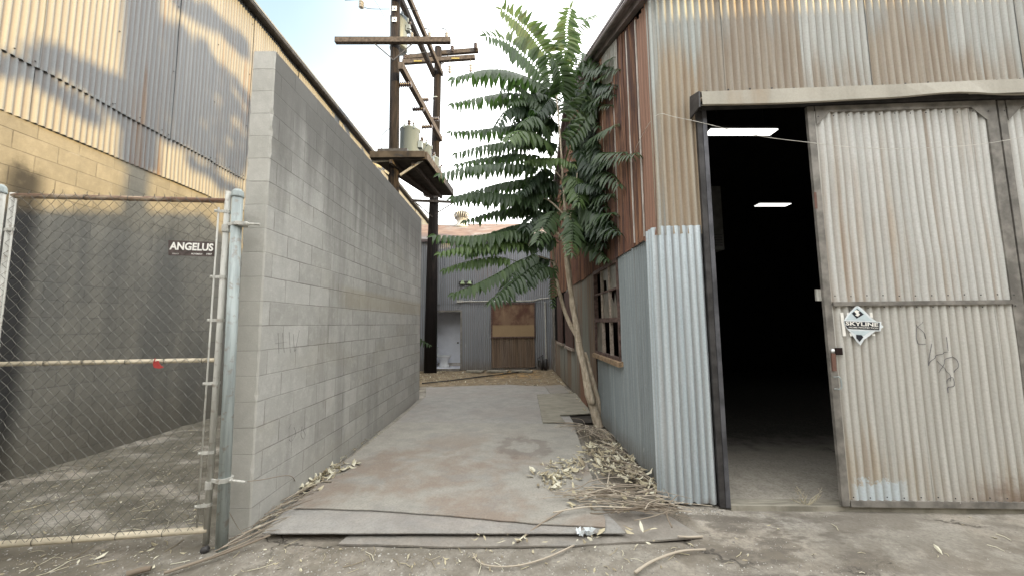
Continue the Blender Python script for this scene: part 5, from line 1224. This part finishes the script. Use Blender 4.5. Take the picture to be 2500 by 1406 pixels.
mb = MB(); c = atZ(0, 490, 1345); mb.lathe(c, [(.012, 0), (.022, .01), (.022, .045), (.016, .05)], 12, (.8, .2, .25)); tag(mb.build('pipe_stub', M_dark, None, True), 'short dark pipe stub beside the gate post foot', 'pipe')
# stones and litter
random.seed(11)
def pebble(mb, p, r):
    vs = []; fs_ = [(0,2,4),(2,1,4),(1,3,4),(3,0,4),(2,0,5),(1,2,5),(3,1,5),(0,3,5)]
    for d in ((1,0,0),(-1,0,0),(0,1,0),(0,-1,0),(0,0,.7),(0,0,-.7)): vs.append(p+Vector(d)*r*rnd(.6, 1.2))
    mb.ca = rnd(0, 1); mb.add(vs, fs_)
def pebm():
    t = NT('gravel_stone'); a = t.attr(); return t.out(t.mix(a, (.15, .135, .12), (.46, .44, .40)), .9, 0, .2)
mb = MB()
for poly, n, r in (([(0,1330),(520,1300),(700,1330),(1300,1330),(1700,1325),(1650,1406),(0,1406)], 1500, .006), ([(0,1180),(510,1040),(510,1290),(0,1320)], 900, .007), ([(1640,1240),(1800,1245),(2100,1406),(1700,1406)], 260, .005), ([(1630,1232),(1770,1238),(1770,1252),(1650,1250)], 90, .010), ([(1800,1250),(2500,1250),(2500,1406),(1900,1406)], 160, .004), ([(1030,905),(1350,905),(1400,940),(1030,940)], 400, .014)):
    for k in range(n):
        x, y = inpoly(poly); p = atZ(0, x, y); p.z = gh(p.x, p.y)+.001; pebble(mb, p, r*rnd(.35, 1.3)*(1 if rnd(0,1) < .95 else 2))
tag(mb.build('gravel', pebm(), None, fix=False), 'loose grit and small stones scattered on the ground', 'gravel', kind='stuff')
mb = MB()
for poly, n in (([(0,1340),(600,1320),(1300,1330),(1700,1325),(1650,1406),(0,1406)], 170), ([(0,1180),(510,1040),(510,1290),(0,1320)], 160), ([(1660,1250),(2500,1255),(2500,1406),(1760,1406)], 22), ([(1026,905),(1150,905),(1120,935),(1026,930)], 260), ([(1150,905),(1350,905),(1400,940),(1120,940)], 110)):
    for k in range(n):
        x, y = inpoly(poly); p = atZ(0, x, y); p.z = gh(p.x, p.y)+.006
        if rnd(0, 1) < .5: dleaf(mb, p, rnd(.015, .05)*(2 if y < 950 else 1), rnd(.2, 1))
        else:
            a = rnd(0, 3.14); L_ = rnd(.03, .16); mb.ca = rnd(.1, 1); mb.tube([p, p+Vector((math.cos(a)*L_*.5, math.sin(a)*L_*.5, .004)), p+Vector((math.cos(a+.2)*L_, math.sin(a+.2)*L_, 0))], rnd(.001, .003), 4)
tag(mb.build('ground_litter', M_dry, None, fix=False), 'scattered bits of straw, twigs and leaf litter', 'litter', kind='stuff')
for lbl, (x, y) in (('single yellow fallen leaf on the ground at the far right', (2300,1350)), ('white scrap of paper on the dirt below the gate', (228,1365))):
    mb = MB(); p = atZ(0, x, y); p.z = gh(p.x, p.y)+.012; dleaf(mb, p, .075, .95); tag(mb.build('fallen_leaf' if 'leaf' in lbl else 'paper_scrap', M_dry, None, fix=False), lbl, 'leaf' if 'leaf' in lbl else 'paper')
# hose / black line across the far yard, kerb boards
m = MB(); m.tube(spl([atZ(.03, 1030, 935), atZ(.03, 1100, 928), atZ(.03, 1180, 918), atZ(.03, 1260, 908), atZ(.1, 1310, 895)], 6), .018, 6); tag(m.build('black_hose', M_cable, None, True), 'black hose trailing across the bare earth to the rear shed', 'hose')
for i, (xa, xb) in enumerate(((1140,1180),(1190,1240),(1250,1300))):
    m = MB(); a, b = atZ(.04, xa, 905), atZ(.04, xb, 906); m.bar(a, b, .25, .05); tag(m.build('paving_slab', M_ply, None), ('first', 'second', 'third')[i]+' loose slab from the left along the foot of the rear shed', 'slab', 'loose slabs along the rear shed')

# ================================================================== SHADOW CASTERS (unseen, behind the camera): shapes added to throw the wall shadows
AZ = math.radians(35); EL = math.radians(14.5)
sund = Vector((math.cos(AZ)*math.cos(EL), -math.sin(AZ)*math.cos(EL), math.sin(EL)))
CYP = -6.5
def cast(p): k = (CYP-p.y)/sund.y; return p+sund*k
def castpx(px, py): return cast(atX(LX+.03, px, py))
sk = [castpx(0, 505), castpx(80, 510), castpx(430, 517), castpx(500, 520)]
print('sk', [tuple(round(c, 2) for c in v) for v in sk])
line = [(-45, sk[0].z), (sk[0].x, sk[0].z), (sk[1].x, sk[1].z), (sk[2].x, sk[2].z), (sk[3].x, sk[3].z), (cast(Vector((CX, 5.0, 4.03))).x, cast(Vector((CX, 5.0, 4.03))).z), (cast(Vector((CX, 5.9, 4.03))).x, cast(Vector((CX, 5.9, 4.03))).z)]
fa = cast(FP(.05, 4.56)); fb_ = cast(FP(3.4, 4.60)); line += [(fa.x, fa.z), (fb_.x, fb_.z), (75, fb_.z)]
m = MB(); n = len(line); top = [Vector((x, CYP, z)) for x, z in line]  # unseen row of buildings, skyline shaped to cast the wanted shade
bk = Vector((sund.x, sund.y, 0)).normalized()*9
vs = top+[v+bk for v in top]+[Vector((v.x, v.y, 0)) for v in top]+[Vector((v.x, v.y, 0))+bk for v in top]
m.add(vs, [(i, i+1, n+i+1, n+i) for i in range(n-1)]+[(i, i+1, 2*n+i+1, 2*n+i) for i in range(n-1)]+[(n+i, n+i+1, 3*n+i+1, 3*n+i) for i in range(n-1)]+[(0, n, 3*n, 2*n), (n-1, 2*n-1, 4*n-1, 3*n-1)])
tag(m.build('caster_buildings', M_left, None, fix=False), 'unseen row of low buildings behind the viewer, skyline shaped to cast the shade', 'building')
# unseen slab added to cast the vertical shadow band
m = MB(); P = [castpx(*p) for p in ((304,-400),(395,-400),(392,300),(388,425),(287,392),(296,300))]; m.prism(P, .5, sund)
tag(m.build('caster_slab', M_frame, None), 'unseen tall slab behind the viewer, added to cast a band of shade', 'shadow caster')
random.seed(3)
m = MB()  # unseen tree foliage filling the outlines of the wanted shadows
for poly, n in (([(392,58),(415,75),(430,60),(442,66),(455,92),(500,100),(522,150),(545,160),(592,212),(650,300),(587,433),(480,375),(390,332)], 520),
                ([(75,116),(130,125),(200,160),(300,200),(300,300),(230,235),(150,175),(90,150)], 230),
                ([(0,135),(60,150),(120,185),(60,180),(0,165)], 50),
                ([(440,-10),(520,30),(610,110),(606,150),(540,85),(480,50),(425,12)], 130),
                ([(100,200),(180,230),(260,290),(240,300),(150,250)], 30), ([(450,380),(560,440),(590,470),(560,470),(470,410)], 30)):
    for k in range(int(n*2.2)):
        p = castpx(*inpoly(poly)); p = p+sund*rnd(0, 3); r_ = rnd(.06, .17); u1 = Vector((rnd(-1,1), rnd(-1,1), rnd(-1,1))).normalized(); u2 = u1.orthogonal().normalized()
        m.ca = rnd(0, .4); m.add([p-u1*r_, p-u2*r_*.6, p+u1*r_, p+u2*r_*.6], [(0,1,2,3)])
tb = castpx(480, 300); m.build
for k in range(1500):  # more unseen leaves added to shade the shed, tree and rear yard
    p = (cast(FP(rnd(.7, 6.5), rnd(5.1, 6.9))) if k < 1000 else cast(FP(rnd(7.5, 12), rnd(7.8, 10.2))))+sund*rnd(.2, 3); r_ = rnd(.15, .35); u1 = Vector((rnd(-1,1), rnd(-1,1), rnd(-1,1))).normalized(); u2 = u1.orthogonal().normalized(); m.add([p-u1*r_, p-u2*r_*.6, p+u1*r_, p+u2*r_*.6], [(0,1,2,3)])
te = empty('caster_trees', (tb.x, CYP-1, 0), 'unseen trees behind the viewer, foliage shaped and added to cast leafy shade', 'tree'); m.build('crown', M_leaf, te, fix=False)
m = MB(); m.tube([(tb.x, CYP-1, 0), (tb.x+.2, CYP-1, tb.z)], [.3, .12], 8); m.tube([(cast(FP(3, 5)).x, CYP-1, 0), (cast(FP(3, 5)).x, CYP-1, 8)], [.3, .12], 8); m.build('trunk', M_bark, te)

# ================================================================== LIGHT AND SKY
sd_ = bpy.data.lights.new('sun', 'SUN'); sd_.energy = 7.5; sd_.angle = math.radians(.4); sd_.color = (1, .69, .26)
so = bpy.data.objects.new('sun', sd_); col.objects.link(so); so.rotation_euler = sund.to_track_quat('Z', 'Y').to_euler(); so.location = (20, -12, 20)
w = bpy.data.worlds.new('World'); sc.world = w; w.use_nodes = True; nt = w.node_tree; N_ = nt.nodes; bg = N_['Background']
sky = N_.new('ShaderNodeTexSky'); sky.sky_type = 'NISHITA'; sky.sun_disc = False; sky.sun_elevation = EL; sky.sun_rotation = math.radians(125); sky.dust_density = 1.5; sky.air_density = 1.2
tc_ = N_.new('ShaderNodeTexCoord')
dv = ray(640, -60).normalized()
dot = N_.new('ShaderNodeVectorMath'); dot.operation = 'DOT_PRODUCT'; nt.links.new(tc_.outputs['Generated'], dot.inputs[0]); dot.inputs[1].default_value = dv
ns = N_.new('ShaderNodeTexNoise'); ns.inputs['Scale'].default_value = 2.2; ns.inputs['Detail'].default_value = 5; nt.links.new(tc_.outputs['Generated'], ns.inputs['Vector'])
ad = N_.new('ShaderNodeMath'); ad.operation = 'MULTIPLY_ADD'; nt.links.new(ns.outputs['Fac'], ad.inputs[0]); ad.inputs[1].default_value = .02; nt.links.new(dot.outputs['Value'], ad.inputs[2])
mr = N_.new('ShaderNodeMapRange'); mr.interpolation_type = 'SMOOTHSTEP'; nt.links.new(ad.outputs[0], mr.inputs[0]); mr.inputs[1].default_value = .90; mr.inputs[2].default_value = 1.035; mr.inputs[3].default_value = 1; mr.inputs[4].default_value = 0
SKS = .12
mx = N_.new('ShaderNodeMix'); mx.data_type = 'RGBA'; nt.links.new(mr.outputs[0], mx.inputs[0])
gain = N_.new('ShaderNodeMix'); gain.data_type = 'RGBA'; gain.blend_type = 'MIX'; gain.inputs[0].default_value = .85; nt.links.new(sky.outputs[0], gain.inputs[6]); gain.inputs[7].default_value = (.44/SKS, .72/SKS, .92/SKS, 1)
nt.links.new(gain.outputs[2], mx.inputs[6]); mx.inputs[7].default_value = (3.65/SKS, 3.68/SKS, 3.62/SKS, 1)
nt.links.new(mx.outputs[2], bg.inputs['Color']); bg.inputs['Strength'].default_value = SKS
sc.view_settings.view_transform = 'Standard'; sc.view_settings.look = 'None'; sc.view_settings.exposure = 0; sc.view_settings.gamma = 1
sc.cycles.max_bounces = 6
